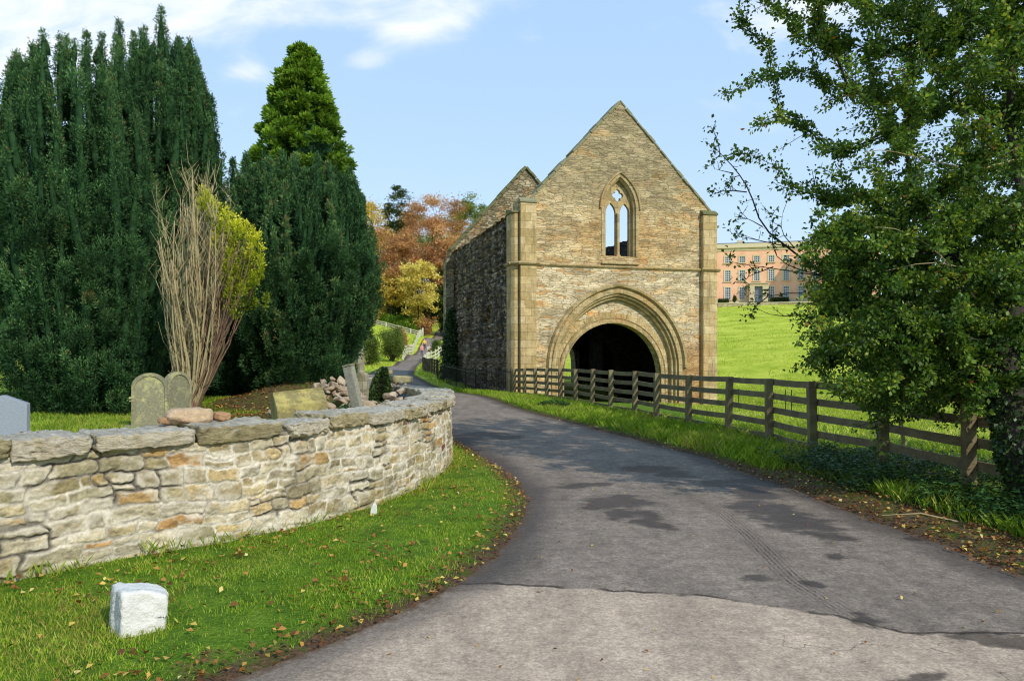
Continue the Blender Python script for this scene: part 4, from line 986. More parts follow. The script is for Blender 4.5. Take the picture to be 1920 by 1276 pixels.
m = NM('pale_timber'); n1 = m.noise(4, 4); pale_m = m.pbr(m.ramp(n1, [(.3, srgb(188, 182, 150)), (.7, srgb(216, 210, 184))]), .85)
m = NM('dark_timber'); n1 = m.noise(4, 4); darkt_m = m.pbr(m.ramp(n1, [(.3, srgb(82, 70, 50)), (.7, srgb(116, 102, 76))]), .9)
def lerp_path(P, st):
    P_, s_ = polyline(P); n = max(1, int(round(s_[-1]/st))); t = np.linspace(0, s_[-1], n+1); return [(float(np.interp(v_, s_, P_[:, 0])), float(np.interp(v_, s_, P_[:, 1]))) for v_ in t]
rail_fence(lerp_path([(-5.1,50.5),(-6.2,56),(-7.5,63)], 1.9), 'short dark rail fence beside the lane beyond the gatehouse', 1.25, (.15,.4,.65,.9,1.15), mat=darkt_m)
rail_fence(lerp_path([(-7.7,65),(-8.2,74),(-7.7,86)], 2.6), 'pale rail fence rising on the right of the far lane', 1.2, (.3,.65,1.0), mat=pale_m)
rail_fence(lerp_path([(-13.4,92),(-15.6,118),(-17.7,148)], 4.2), 'pale rail fence running up the left of the far lane', 1.3, (.35,.75,1.15), mat=pale_m, pw=.2, pd=.2, rh=.16)
rail_fence(lerp_path([(-17.9,150),(-24,152),(-31,154)], 2.9), 'pale rail fence crossing the hillside below the autumn trees', 1.3, (.35,.75,1.15), mat=pale_m, pw=.2, pd=.2, rh=.16)
m = NM('pale_post'); 
z_ = float(ground_z(np.array([-17.85]), np.array([149.3]))[0])
tag(MB().box(-18.0, -17.7, 149.1, 149.4, z_-.3, z_+2.1).build('gate_post', pale_m, bevel=.03), 'tall pale post where the two far rail fences meet', 'post')
# iron railings beside the gatehouse
m = NM('black_iron'); iron_m = m.pbr(m.ramp(m.noise(12, 4), [(.3, srgb(30, 30, 32)), (.7, srgb(50, 46, 44))]), .55, metal=.3)
def railings(path, label, H=1.25, st=.15, r_=.011, post_every=14, rail_z=(.15, 1.12), mat=None, group=None, zoff=0, bar=None, name='iron_railings'):
    mat = mat or iron_m
    pts = lerp_path(path, st); zz = base_z(np.array([p[0] for p in pts]), np.array([p[1] for p in pts]))+zoff
    e = tag(empty(name, (pts[0][0], pts[0][1], float(zz[0]))), label, 'railings', group); O = e.location.copy()
    for k in range(len(pts)):
        a = Vector((pts[k][0], pts[k][1], float(zz[k])))-O; j = k % post_every == 0 or k == len(pts)-1
        mb = MB()
        if j: mb.tube([a+Vector((0, 0, -.2)), a+Vector((0, 0, H+.06))], .024, 6); mb.build('post', mat, e)
        else:
            if bar: mb.box(a.x-bar/2, a.x+bar/2, a.y-.01, a.y+.01, a.z+.05, a.z+H-.03+.05*((k*7) % 3)/3)
            else: mb.tube([a+Vector((0, 0, .05)), a+Vector((0, 0, H-.04)), a+Vector((0, 0, H+.02))], [r_, r_, .002], 5)
            mb.build('bar', mat, e)
    for rz_ in rail_z:
        mb = MB()
        for k in range(0, len(pts)-1, 4):
            j = min(k+4, len(pts)-1); a = Vector((pts[k][0], pts[k][1], float(zz[k])+rz_))-O; b = Vector((pts[j][0], pts[j][1], float(zz[j])+rz_))-O; mb.bar(a, b, .015, .035)
        mb.build('rail', mat, e)
    return e
railings([(-.05,34.0),(-1.2,36.0),(-2.9,42.0),(-4.75,47.6)], 'black iron railings along the dark side wall of the gatehouse', st=.17)
# ------------------------------------------------------------ trees
def tri_core(mb, P, Rd, n=6): mb.tube(P, Rd, n)
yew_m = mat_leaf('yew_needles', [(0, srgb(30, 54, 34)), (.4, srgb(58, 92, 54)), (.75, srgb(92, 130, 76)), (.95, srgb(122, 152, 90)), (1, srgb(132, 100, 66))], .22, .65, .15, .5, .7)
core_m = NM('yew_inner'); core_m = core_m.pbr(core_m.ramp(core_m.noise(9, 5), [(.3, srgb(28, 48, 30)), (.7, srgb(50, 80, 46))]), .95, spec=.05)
bark_m = NM('red_bark'); _n = bark_m.noise(7, 6, .7, bark_m.map(scale=(5, 5, .6))); bark_m = bark_m.pbr(bark_m.ramp(_n, [(.3, srgb(84, 64, 50)), (.55, srgb(128, 100, 80)), (.8, srgb(160, 134, 108))]), .9, bark_m.bump(_n, .8, .03))
grey_bark_m = NM('grey_bark'); _n = grey_bark_m.noise(8, 6, .7, grey_bark_m.map(scale=(4, 4, .8))); grey_bark_m = grey_bark_m.pbr(grey_bark_m.ramp(_n, [(.3, srgb(40, 36, 30)), (.55, srgb(62, 56, 46)), (.8, srgb(92, 86, 68))]), .9, grey_bark_m.bump(_n, .8, .03))
dead_m = NM('pale_dead_stem'); _n = dead_m.noise(5, 5, .7); dead_m = dead_m.pbr(dead_m.ramp(_n, [(.3, srgb(126, 110, 78)), (.5, srgb(172, 156, 116)), (.75, srgb(142, 142, 90))]), .85)
def plume_points(base, tip, r0, n, pinch=.5, spread=.55, per=13):
    """clusters of needles on the surface of a tapering upright spray"""
    base = np.array(base); tip = np.array(tip); nc = max(4, int(n/per)); t = RNG.random(nc)**.85; ax_ = tip-base; L = np.linalg.norm(ax_); ax_ = ax_/L
    r_ = r0*(np.sin(np.clip(t*1.1+.28, 0, 1.4)*2.1)**.7*.75+.25)*(1-t**3*.85)
    a = RNG.uniform(0, 2*math.pi, nc); u = np.cross(ax_, [0.3, .8, .1]); u /= np.linalg.norm(u); v = np.cross(ax_, u)
    rad = np.cos(a)[:, None]*u+np.sin(a)[:, None]*v
    P = base+ax_*(t*L)[:, None]+rad*(r_*RNG.uniform(.62, 1.12, nc))[:, None]
    tint = np.repeat(RNG.normal(size=nc)*.13, per); q = RNG.normal(size=(nc*per, 3)); P = np.repeat(P, per, 0)+q*np.array((.022, .022, .04))
    D = ax_*.75+np.repeat(rad, per, 0)*.55+q*.45
    return P, D, np.repeat(t, per)+tint+.10*q[:, 2]
def yew(name, base, H, prof, label, nplumes, tops=(), tuft=(.032, .060), dens=3.2, mat=None, sq=(1, 1), seed=0, lean=(0, 0), name_trunk=True, lo=.1, aim=None, fluff=1.0):
    """prof: radius as a function of height fraction"""
    global RNG
    RNG = np.random.default_rng(seed+100)
    e = tag(empty(name, base), label, 'yew tree'); bx, by, bz = base; mat = mat or yew_m
    Ps, Ds, Ts = [], [], []; core = MB(); rr_ = random.Random(seed)
    def add(b, t_, r0, n, tone=0):
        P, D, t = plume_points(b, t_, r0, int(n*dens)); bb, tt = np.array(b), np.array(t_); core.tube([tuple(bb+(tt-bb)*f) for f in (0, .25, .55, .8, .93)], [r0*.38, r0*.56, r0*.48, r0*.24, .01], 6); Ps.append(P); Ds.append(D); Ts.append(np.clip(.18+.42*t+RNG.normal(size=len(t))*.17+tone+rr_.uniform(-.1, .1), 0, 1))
    for ring_, rf0 in ((0, 1.0), (1, .74)):
        Rm = max(prof(f) for f in (.2, .4, .6)); nc = int(2*math.pi*Rm*rf0/(.33 if ring_ == 0 else .42))
        for c_i in range(nc):
            a = 2*math.pi*(c_i+rr_.uniform(-.3, .3))/nc; back = aim is not None and math.cos(a-aim) < -.25
            if back and c_i % 2: continue
            rf = rf0*rr_.uniform(.86, 1.10); h0 = lo*H*rr_.uniform(.9, 1.5); top_ = H*(rr_.uniform(.84, .98) if ring_ == 0 else rr_.uniform(.92, 1.02)); w_c = rr_.uniform(.11, .18); ctone = rr_.gauss(0, .11)
            while h0 < top_-.35:
                L = min(rr_.uniform(.8, 2.0), top_-h0); f0, f1 = h0/H, (h0+L)/H; ra = prof(f0)*rf*rr_.uniform(.82, .92)-.02; rb = prof(f1)*rf*rr_.uniform(.95, 1.07); a2 = a+rr_.gauss(0, .07)
                b = (math.cos(a)*sq[0]*ra+lean[0]*f0, math.sin(a)*sq[1]*ra+lean[1]*f0, h0); t_ = (math.cos(a2)*sq[0]*rb+lean[0]*f1, math.sin(a2)*sq[1]*rb+lean[1]*f1, h0+L)
                add(b, t_, w_c*rr_.uniform(.7, 1.2), (250 if not back else 110)*L/1.7*(1 if ring_ == 0 else .5), ctone); h0 += L*rr_.uniform(.5, .68)
    for i in range(int(150*fluff)):      # rounder sprays breaking up the columns
        f = lo+(.62-lo)*rr_.random()**1.3; a = rr_.uniform(0, 6.283) if rr_.random() < .3 or aim is None else aim+rr_.gauss(0, .9); r_ = prof(f)*rr_.uniform(.93, 1.12); k = int(rr_.randint(130, 260)*dens*.45); v = RNG.normal(size=(k, 3)); v /= np.linalg.norm(v, axis=1, keepdims=True)
        s_ = rr_.uniform(.12, .26); tn = rr_.gauss(0, .12); c_ = np.array((math.cos(a)*r_+lean[0]*f, math.sin(a)*r_+lean[1]*f, f*H)); Ps.append(c_+v*np.array((1, 1, 1.3))*s_*RNG.uniform(.5, 1.05, (k, 1))); Ds.append(v+np.array((math.cos(a)*.4, math.sin(a)*.4, .5))); Ts.append(np.clip(.38+.22*v[:, 2]+RNG.normal(size=k)*.15+tn, 0, 1))
    for (x, y, z, w_) in tops: add((x, y, z-rr_.uniform(1.5, 2.0)), (x, y, z), w_*.78, 420)
    # solid inner mass so that the crown is not see-through
    n = 20; rows = 26; V = []; Fs = []
    for j in range(rows):
        f = lo+(.79-lo)*j/(rows-1); r_ = prof(f)*.62*math.sqrt(max(.02, 1-max(0, (f-.45)/.35)**2))
        for k in range(n):
            a = 2*math.pi*k/n; q = r_*(1+.10*math.sin(3*a+f*9+seed)+.06*math.sin(7*a-f*14)); V.append((math.cos(a)*q*sq[0]+lean[0]*f, math.sin(a)*q*sq[1]+lean[1]*f, f*H))
    for j in range(rows-1):
        for k in range(n): Fs.append((j*n+k, j*n+(k+1) % n, (j+1)*n+(k+1) % n, (j+1)*n+k))
    Fs += [tuple(range(n))[::-1], tuple((rows-1)*n+k for k in range(n))]; core.add(V, Fs)
    P = np.vstack(Ps); D = np.vstack(Ds); T = np.hstack(Ts); N_ = rnd_dirs(len(P))
    V, Fq = leaf_quads(P, D, N_, RNG.uniform(tuft[0], tuft[1], len(P))*1.25, RNG.uniform(tuft[0], tuft[1], len(P))*.42)
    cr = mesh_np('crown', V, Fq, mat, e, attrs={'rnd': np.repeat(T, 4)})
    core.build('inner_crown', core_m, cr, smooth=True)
    tb = MB(); tb.tube([(0,0,-.3), (0,0,.5), (.05,.03,lo*H+.9)], [.32, .26, .2], 9)
    for k in range(5):
        a = k*1.3; tb.tube([(.1*math.cos(a), .1*math.sin(a), .1), (.3*math.cos(a), .3*math.sin(a), .9), (.6*math.cos(a), .6*math.sin(a), lo*H+1.2)], [.13, .1, .07], 6)
    tb.build('trunk', bark_m, e, smooth=True)
    return e
def px_at(px, d): return (px-960)/F*d
def pz_at(py, d): return CZ-(py-HY)/F*d
def pf(pts):
    xs_ = [p[0] for p in pts]; ys_ = [p[1] for p in pts]; return lambda f: float(np.interp(f, xs_, ys_))
# front left yew: a wide sheaf with a row of separate spires
d = 16.0; bz = .45
tops = [(px_at(px, d)-px_at(170, d), dy, pz_at(py, d+dy)-bz, .17) for px, py, dy in ((52,88,.3),(76,78,-.2),(98,86,.5),(118,68,0),(147,62,.4),(156,70,-.5),(186,64,.2),(205,80,.6),(230,120,-.7),(250,150,-.9),(130,120,-.9),(90,130,-.8),(262,210,-1),(168,120,.9),(28,130,.0),(60,140,-.6))]
yew('yew_tree', (px_at(165, d), d, bz), pz_at(95, d)-bz, pf([(0,.9),(.05,1.3),(.16,1.58),(.4,1.62),(.6,1.6),(.78,1.38),(.9,1.1),(1,.85)]), 'broad dark Irish yew with many spires, nearest the left end of the wall', 330, tops, seed=1, lo=.02, aim=-.9, lean=(-.35, 0))
# tall yew behind, right of it
d = 18.6
tops = [(px_at(px, d)-px_at(310, d), dy, pz_at(py, d+dy)-bz, w_) for px, py, dy, w_ in ((222,40,0,.26),(258,52,.3,.2),(268,64,-.5,.17),(300,17,0,.22),(318,70,.4,.16),(341,74,0,.17),(362,106,.1,.16),(376,170,-.4,.2),(388,185,.2,.18),(240,70,-.6,.2),(285,80,-.8,.2),(330,120,-.7,.2),(398,250,0,.2),(350,150,-1,.2),(280,62,.5,.15))]
yew('yew_tree', (px_at(312, d), d, bz), pz_at(75, d)-bz, pf([(0,.8),(.1,1.15),(.3,1.3),(.55,1.28),(.75,1.15),(.9,.85),(1,.7)]), 'tallest dark yew with a single high spire behind the bare stems', 270, tops, seed=2, lo=.06, aim=-1.2, tuft=(.036, .066))
# right yew mass
d = 20.5
tops = [(px_at(px, d)-px_at(565, d), dy, pz_at(py, d+dy)-bz, .22) for px, py, dy in ((440,300,0),(455,288,.4),(472,292,-.3),(500,300,0),(525,296,-.8),(548,300,-1),(575,318,-.6),(600,330,-.9),(625,345,-.5),(645,360,0),(660,395,-.3),(676,430,0))]
yew('yew_tree', (px_at(562, d), d, bz), pz_at(300, d)-bz, pf([(0,.7),(.1,1.25),(.25,1.75),(.45,2.05),(.62,2.05),(.8,1.75),(.92,1.45),(1,1.1)]), 'wide dark yew with an overhanging right side beside the lane', 420, tops, seed=3, lo=.07, aim=-1.1, tuft=(.04, .072), lean=(.0, 0))
# partly hidden yew at the left edge
d = 21
yew('yew_tree', (px_at(-60, d), d, bz), pz_at(165, d)-bz, pf([(0,.6),(.15,1.5),(.4,1.8),(.7,1.7),(.9,1.2),(1,.7)]), 'dark yew at the far left edge behind the broad yew', 170, [(.9, 0, 7.6, .2), (1.2, .3, 7.3, .2)], seed=4, lo=.14, aim=-.8, tuft=(.05, .085), dens=1.5)

d = 22.5
yew('yew_tree', (px_at(430, d), d, bz), pz_at(430, d)-bz, pf([(0,1.2),(.3,1.3),(.6,1.1),(.85,.7),(1,.3)]), 'low dark yew filling the gap behind the golden yew', 0, [], seed=5, lo=.03, aim=-1.2, tuft=(.05, .085), dens=1.5)
# golden yew with bare stems fanning out
gy_e = tag(empty('golden_yew', (px_at(352, 14.2), 14.2, .5)), 'leaning golden yew with bare pale stems and yellow foliage on its right side', 'yew tree')
mb1, mb2 = MB(), MB(); rr_ = random.Random(8); D0 = 14.2; B = Vector((px_at(352, D0), D0, .5))
def fan(px, py, dy, r0, mb, bow=.0, sag=.35):
    tip = Vector((px_at(px, D0+dy), D0+dy, pz_at(py, D0+dy)))-B
    p0 = Vector((rr_.uniform(-.10, .10), rr_.uniform(-.1, .1), rr_.uniform(-.1, .3))); pts = []; A1, A2, ph = rr_.uniform(-.12, .22), rr_.uniform(-.08, .08), rr_.uniform(0, 6)
    for i in range(9):
        t = i/8; x = p0.x+(tip.x-p0.x)*(t**(1-sag*.6) if abs(tip.x) < .1 else ((.6*t+.4*t**1.5)*(1-bow*.4)+bow*.4*math.sin(t*math.pi/2))); y = p0.y+(tip.y-p0.y)*t; z = p0.z+(tip.z-p0.z)*(t**(1+sag*.35))
        pts.append(Vector((x+A1*math.sin(math.pi*t)+A2*math.sin(7*t+ph)*t+rr_.uniform(-.02, .02), y+rr_.uniform(-.025, .025), z)))
    mb.tube(pts, [r0*(1-.82*(i/8)**.8) for i in range(9)], 5); return pts
GOLD = [(388,360),(400,372),(380,352),(412,385),(425,392),(438,402),(450,410),(462,420),(474,428),(486,440),(492,462),(488,490),(478,515),(465,500),(455,470),(440,450),(428,430),(415,415),(445,500),(430,470),(470,460),(420,490),(435,520),(405,440),(455,530),(415,455),(480,470),(465,445),(448,435),(490,450)]
stems = []
for i in range(72):
    px = rr_.uniform(294, 432); py = 305+200*rr_.random()**.7+abs(px-365)*.5; dy = rr_.uniform(-.6, .7); stems.append(fan(px, py, dy, rr_.uniform(.018, .042), mb1, rr_.uniform(.2, .75)))
for i in range(8): fan(rr_.uniform(310, 400), rr_.uniform(330, 430), rr_.uniform(-.4, .5), .045, mb1, .5)
for p in stems:      # side twigs
    for q in range(13):
        j = rr_.randint(2, 8); a = p[j]; mb1.tube([a, a+Vector((rr_.uniform(-.12, .14), rr_.uniform(-.1, .1), rr_.uniform(.1, .3))), a+Vector((rr_.uniform(-.2, .24), rr_.uniform(-.2, .2), rr_.uniform(.3, .65)))], [.007, .005, .002], 4)
red = []
for i in range(52): red.append(fan(*((rr_.uniform(395, 470), rr_.uniform(430, 540)) if i < 22 else (GOLD[i-22][0]-6, GOLD[i-22][1]+22)), rr_.uniform(-.4, .7), rr_.uniform(.016, .035), mb2, rr_.uniform(-.1, .2)))
for i in range(7): fan(rr_.uniform(370, 430), rr_.uniform(430, 560), rr_.uniform(-.1, .4), .07, mb2, .0)
mb2.tube([(0, 0, -.4), (.02, 0, .25), (.12, .05, 1.0), (.25, .1, 1.6)], [.2, .17, .13, .06], 9)
mb1.build('bare_stem', dead_m, gy_e, smooth=True); mb2.build('trunk', bark_m, gy_e, smooth=True)
gold_m = mat_leaf('golden_needles', [(0, srgb(84, 104, 20)), (.35, srgb(136, 150, 24)), (.7, srgb(196, 200, 40)), (1, srgb(226, 222, 84))], .3, .5, .25, .4, 1.5)
Ps, Ds, Ts = [], [], []
GOLD = [(388,360),(400,372),(380,352),(412,385),(425,392),(438,402),(450,410),(462,420),(474,428),(486,440),(492,462),(488,490),(478,515),(465,500),(455,470),(440,450),(428,430),(415,415),(445,500),(430,470),(470,460),(420,490),(435,520),(405,440),(455,530),(415,455),(480,470),(465,445),(448,435),(490,450)]
for px, py in GOLD[:25]:
    dy = rr_.uniform(-.3, .6); t_ = np.array((px_at(px, D0+dy), D0+dy, pz_at(py, D0+dy)))-np.array(B); L = rr_.uniform(.4, .7)
    P, D, t = plume_points(t_-np.array((.2*L, 0, L)), t_, rr_.uniform(.045, .08), 300); Ps.append(P); Ds.append(D); Ts.append(np.clip(.2+.7*t*(.4+.6*(py < 470))+RNG.normal(size=len(t))*.15, 0, 1))
for px, py in ((470,560),(495,556),(448,565)):
    t_ = np.array((px_at(px, D0), D0+.3, pz_at(py, D0)))-np.array((B.x, B.y, B.z)); t_[1] = .3; P, D, t = plume_points(t_-np.array((.3, 0, .15)), t_, .08, 140); Ps.append(P); Ds.append(D); Ts.append(t*.4)
P = np.vstack(Ps); V, Fq = leaf_quads(P, np.vstack(Ds), rnd_dirs(len(P)), RNG.uniform(.035, .065, len(P)), RNG.uniform(.015, .03, len(P)))
mesh_np('crown', V, Fq, gold_m, gy_e, attrs={'rnd': np.repeat(np.hstack(Ts), 4)})

# green conifer behind the right yew
def conifer(base, H, prof, label, mat, n, seed, tuft, name='cypress_tree'):
    global RNG; RNG = np.random.default_rng(seed); rr_ = random.Random(seed); e = tag(empty(name, base), label, 'conifer'); Ps, Ds, Ts = [], [], []; tb = MB()
    for i in range(n):
        h0 = H*(.04+.94*(i/n)**.8); a = rr_.uniform(0, 6.283); r_ = prof(h0/H)*rr_.uniform(.7, 1.08); k = rr_.randint(90, 170)
        c_ = np.array((math.cos(a)*r_, math.sin(a)*r_, h0)); s_ = .32*(1.15-.6*h0/H)*rr_.uniform(.7, 1.3)
        v = RNG.normal(size=(k, 3)); v /= np.linalg.norm(v, axis=1, keepdims=True); v *= np.array((1, 1, .75)); P = c_+v*s_*RNG.uniform(.5, 1.1, (k, 1))
        Ps.append(P); Ds.append(v+np.array((math.cos(a)*.6, math.sin(a)*.6, .3))); Ts.append(np.clip(.35+.35*v[:, 2]+RNG.normal(size=k)*.18+rr_.uniform(-.15, .15), 0, 1))
        if i % 3 == 0: tb.tube([(0, 0, h0*.9), tuple(c_*np.array((.5, .5, 1))-np.array((0,0,.1))), tuple(c_)], [.06, .04, .01], 4)
    P = np.vstack(Ps); V, Fq = leaf_quads(P, np.vstack(Ds), rnd_dirs(len(P)), RNG.uniform(*tuft, len(P)), RNG.uniform(*tuft, len(P))*.5)
    cr = mesh_np('crown', V, Fq, mat, e, attrs={'rnd': np.repeat(np.hstack(Ts), 4)})
    tb.tube([(0, 0, -.5), (0, 0, H*.5), (0, 0, H*.96)], [.4, .25, .04], 9); tb.build('trunk', grey_bark_m, e, smooth=True)
    co = MB(); nn = 14; V = []; Fs = []
    for j in range(14):
        f = .05+.85*j/13
        for k in range(nn): a = 6.283*k/nn; q = prof(f)*(.68+.1*math.sin(5*a+f*11)); V.append((math.cos(a)*q, math.sin(a)*q, f*H))
    for j in range(13):
        for k in range(nn): Fs.append((j*nn+k, j*nn+(k+1) % nn, (j+1)*nn+(k+1) % nn, (j+1)*nn+k))
    Fs += [tuple(range(nn))[::-1], tuple(13*nn+k for k in range(nn))]; co.add(V, Fs).build('inner_crown', core_m, cr, smooth=True)
    return e
cyp_m = mat_leaf('cypress_spray', [(0, srgb(66, 96, 30)), (.4, srgb(108, 144, 46)), (.75, srgb(152, 182, 66)), (1, srgb(190, 206, 92))], .35, .5, .25, .4, .7)
d = 30.; conifer((px_at(566, d), d, .4), pz_at(82, d)-.4, pf([(0,2.0),(.35,2.1),(.55,1.95),(.68,1.75),(.78,1.2),(.86,.95),(.94,.5),(1,.12)]), 'tall green conical conifer rising behind the right hand yew', cyp_m, 620, 12, (.12, .24))

# ------------------------------------------------------------ branching trees
def grow(starts, targets, rr_, sag=.12, jit=.06, step=.35, twig=.006, expo=2.4, shift=1.0):
    """greedy skeleton: every target is tied to the nearest suitable node; radii follow the pipe model"""
    nodes = [Vector(s) for s, _ in starts]; par = [p for _, p in starts]
    order_ = sorted(targets, key=lambda t: (t-nodes[min(len(nodes)-1, len(starts)-1)]).length)
    A = np.zeros((len(starts)+len(targets)*12, 3)); dep = np.zeros(len(A)); cnt = len(nodes)
    for i, p in enumerate(nodes): A[i] = p
    tips = []
    for t in order_:
        dd = np.linalg.norm(A[:cnt]-np.array(t), axis=1); sc = dd*shift+dep[:cnt]*.28 + np.maximum(A[:cnt, 2]-t.z, 0)*.25
        j = int(sc.argmin()); a = Vector(A[j]); L = (t-a).length; k = max(1, min(10, int(L/step))); prev = j; cprev = dep[j]
        bend_ = Vector((rr_.uniform(-1, 1), rr_.uniform(-1, 1), rr_.uniform(.1, 1)))*L*sag
        for s_ in range(1, k+1):
            f = s_/k; q = a.lerp(t, f)+bend_*math.sin(math.pi*f)+Vector((rr_.gauss(0, 1), rr_.gauss(0, 1), rr_.gauss(0, 1)))*jit*(step if s_ < k else 0)
            nodes.append(q); par.append(prev); A[cnt] = q; dep[cnt] = cprev+(q-Vector(A[prev])).length; cprev = dep[cnt]; prev = cnt; cnt += 1
        tips.append(prev)
    n = len(nodes); rad = [0.]*n; kids = [[] for _ in range(n)]
    for i in range(n):
        if par[i] >= 0: kids[par[i]].append(i)
    for i in range(n-1, -1, -1):
        rad[i] = max(twig, sum(rad[k]**expo for k in kids[i])**(1/expo)) if kids[i] else twig
    return nodes, par, rad, kids, tips
def skeleton_mesh(nodes, par, rad, kids, mb, O, sides=None):
    done = set()
    for i in range(len(nodes)):
        if par[i] >= 0 and kids[par[i]] and max(kids[par[i]], key=lambda k: rad[k]) == i: continue
        chain = [i]; 
        while kids[chain[-1]]: chain.append(max(kids[chain[-1]], key=lambda k: rad[k]))
        pts = [nodes[c_] for c_ in chain]; rs = [rad[c_] for c_ in chain]
        if par[i] >= 0: pts = [nodes[par[i]]]+pts; rs = [rs[0]]+rs
        if len(pts) < 2: continue
        n_ = 10 if rs[0] > .1 else 6 if rs[0] > .02 else 4
        mb.tube([p-O for p in pts], rs, n_)
# ------------------------------------------------------------ hawthorn in the right foreground
RNG = np.random.default_rng(77); rr_ = random.Random(21)
HO = Vector((5.6, 7.85, -.05)); haw = tag(empty('hawthorn_tree', HO), 'large leafy hawthorn with dark red berries overhanging the fence', 'tree')
OUT = [(1385,15),(1375,60),(1455,75),(1480,95),(1400,130),(1350,172),(1400,195),(1470,160),(1520,180),(1440,215),(1410,242),(1430,245),(1520,225),(1560,230),(1500,262),(1440,268),(1365,288),(1400,305),(1460,300),(1480,330),(1455,345),(1500,372),(1480,400),(1530,430),(1495,455),(1490,500),(1500,540),(1478,590),(1495,625),(1490,690),(1540,705),(1550,735),
       (1600,765),(1635,838),(1662,790),(1720,775),(1780,800),(1840,830),(1880,830),(1960,900),(2150,880),(2500,500),(2500,-300),(2000,-620),(1600,-520),(1420,-260),(1360,-60)]
def cloud(n, gapfn=None):
    P = []
    while len(P) < n:
        m_ = n*3; y = RNG.uniform(7.6, 12.4, m_); px = RNG.uniform(1340, 2500, m_); py = RNG.uniform(-620, 900, m_); x = (px-960)/F*y; z = CZ-(py-HY)/F*y
        dd = sdf(px, py, OUT); th = 2.3*np.sqrt(np.clip(dd/260, .03, 1)); yc = 9.7+.3*(z/4-1); ok = (dd > 0) & (np.abs(y-yc) < th) & (z < 8.2) & (z > .35) & (x > 2.4)
        pr = np.where((py < 330) & (px < 1800), .75, 1.0)*np.where(fbm(x*.9, y*.9, z*.9, 3, 60) < -.16, .25, 1)*np.where((py > 560) & (px > 1640), 1.6, 1)*.62
        pr = pr*np.where((px > 1940), .45, 1)
        ok &= RNG.random(m_) < pr*(y/12)**2
        P += [Vector((a, b, c_)) for a, b, c_ in zip(x[ok], y[ok], z[ok])]
    rr_.shuffle(P); return P[:n]
tg = cloud(3000)
EDGE = [(1388,10),(1372,42),(1395,48),(1352,176),(1372,172),(1410,240),(1422,232),(1366,291),(1385,287),(1412,292),(1455,346),(1462,315),(1500,455),(1488,600),(1482,690),(1497,688),(1450,25),(1440,90),(1470,140),(1460,215),(1640,850),(1648,838),(1600,800)]
tg += [Vector((px_at(px, y_), y_, pz_at(py, y_))) for px, py, y_ in [(RNG.uniform(1500, 1960), RNG.uniform(400, 740), RNG.uniform(8.0, 10.8)) for _ in range(520)] if sdf(np.array([px]), np.array([py]), OUT)[0] > 0]
tg += [Vector((px_at(px, y_), y_, pz_at(py, y_))) for px, py, y_ in [(RNG.uniform(1560, 1960), RNG.uniform(600, 790), RNG.uniform(7.7, 9.6)) for _ in range(150)] if sdf(np.array([px]), np.array([py]), OUT)[0] > 0]
tg += [Vector((px_at(px, y_), y_, pz_at(py, y_))) for px, py in EDGE for y_ in (rr_.uniform(9.2, 9.9),)]
tr = [(5.62,7.85,-.2),(5.52,7.85,.3),(5.36,7.92,.75),(5.42,8.15,1.3),(5.6,8.5,1.9),(5.6,8.9,2.5),(5.35,9.25,3.1),(5.05,9.35,3.7),(4.95,9.4,4.4)]
starts = [(Vector(p), i-1) for i, p in enumerate(tr)]
starts += [(Vector((6.25,9.15,2.5)), 4), (Vector((6.35,9.25,3.5)), 9), (Vector((6.2,9.3,4.6)), 10), (Vector((6.3,9.4,5.8)), 11), (Vector((7.0,9.4,2.6)), 4), (Vector((7.6,9.6,3.5)), 13)]
nodes, par, rad, kids, tips = grow(starts, tg, rr_, .10, .10, .28, .0035, 2.3, 1.0)
for i in range(5): rad[i] = max(rad[i], .17+.07*(i < 2)+.06*(i == 0))
mb = MB(); skeleton_mesh(nodes, par, rad, kids, mb, HO)
# long bare sprays reaching out to the left of the crown
SPR = [[(1640,560),(1560,520),(1490,465),(1430,425),(1400,360),(1375,325),(1350,290),(1340,268)],[(1350,290),(1352,262),(1342,235)],[(1350,290),(1336,305)],[(1375,325),(1345,312)],[(1400,360),(1365,352),(1352,358)],[(1400,360),(1380,352)],
       [(1490,465),(1440,450),(1395,440),(1380,446)],[(1560,520),(1450,500),(1380,490),(1372,486)],[(1450,500),(1410,515),(1405,522)],[(1600,560),(1500,545),(1440,555),(1400,548)],[(1520,590),(1460,592),(1420,575)],[(1440,555),(1420,575),(1415,590)],
       [(1560,520),(1490,500),(1455,470),(1450,420),(1440,405)],[(1490,465),(1470,430),(1475,395)],[(1430,425),(1412,408),(1395,403)]]
sprt = []
for li in SPR:
    yy0 = 9.6; pts = chaikin([(px_at(a, yy0), yy0+.15*math.sin(i), pz_at(b, yy0)) for i, (a, b) in enumerate(li)], 1); pts = [Vector(p)-HO for p in pts]; n_ = len(pts)
    r0 = .018 if len(li) > 5 else .009; mb.tube(pts, [r0*(1-.85*i/(n_-1)) for i in range(n_)], 5)
    for i in range(2, n_):
        for q in range(2):
            if rr_.random() < .75:
                a = pts[i]; b = a+Vector((rr_.uniform(-.16, .08), rr_.uniform(-.1, .1), rr_.uniform(-.05, .14))); mb.tube([a, b], [.004, .0025], 4); sprt.append(b)
mb.build('trunk', grey_bark_m, haw, smooth=True)
RNG = np.random.default_rng(5); n_ = 5200; t = RNG.random(n_)*(len(tr)-3); ti = t.astype(int); TA = np.array(tr); a = RNG.uniform(0, 6.283, n_); rr2 = .26-.03*t
P = TA[ti]*(1-(t-ti))[:, None]+TA[ti+1]*(t-ti)[:, None]+np.c_[np.cos(a)*rr2, np.sin(a)*rr2, RNG.normal(size=n_)*.05]-np.array(HO)
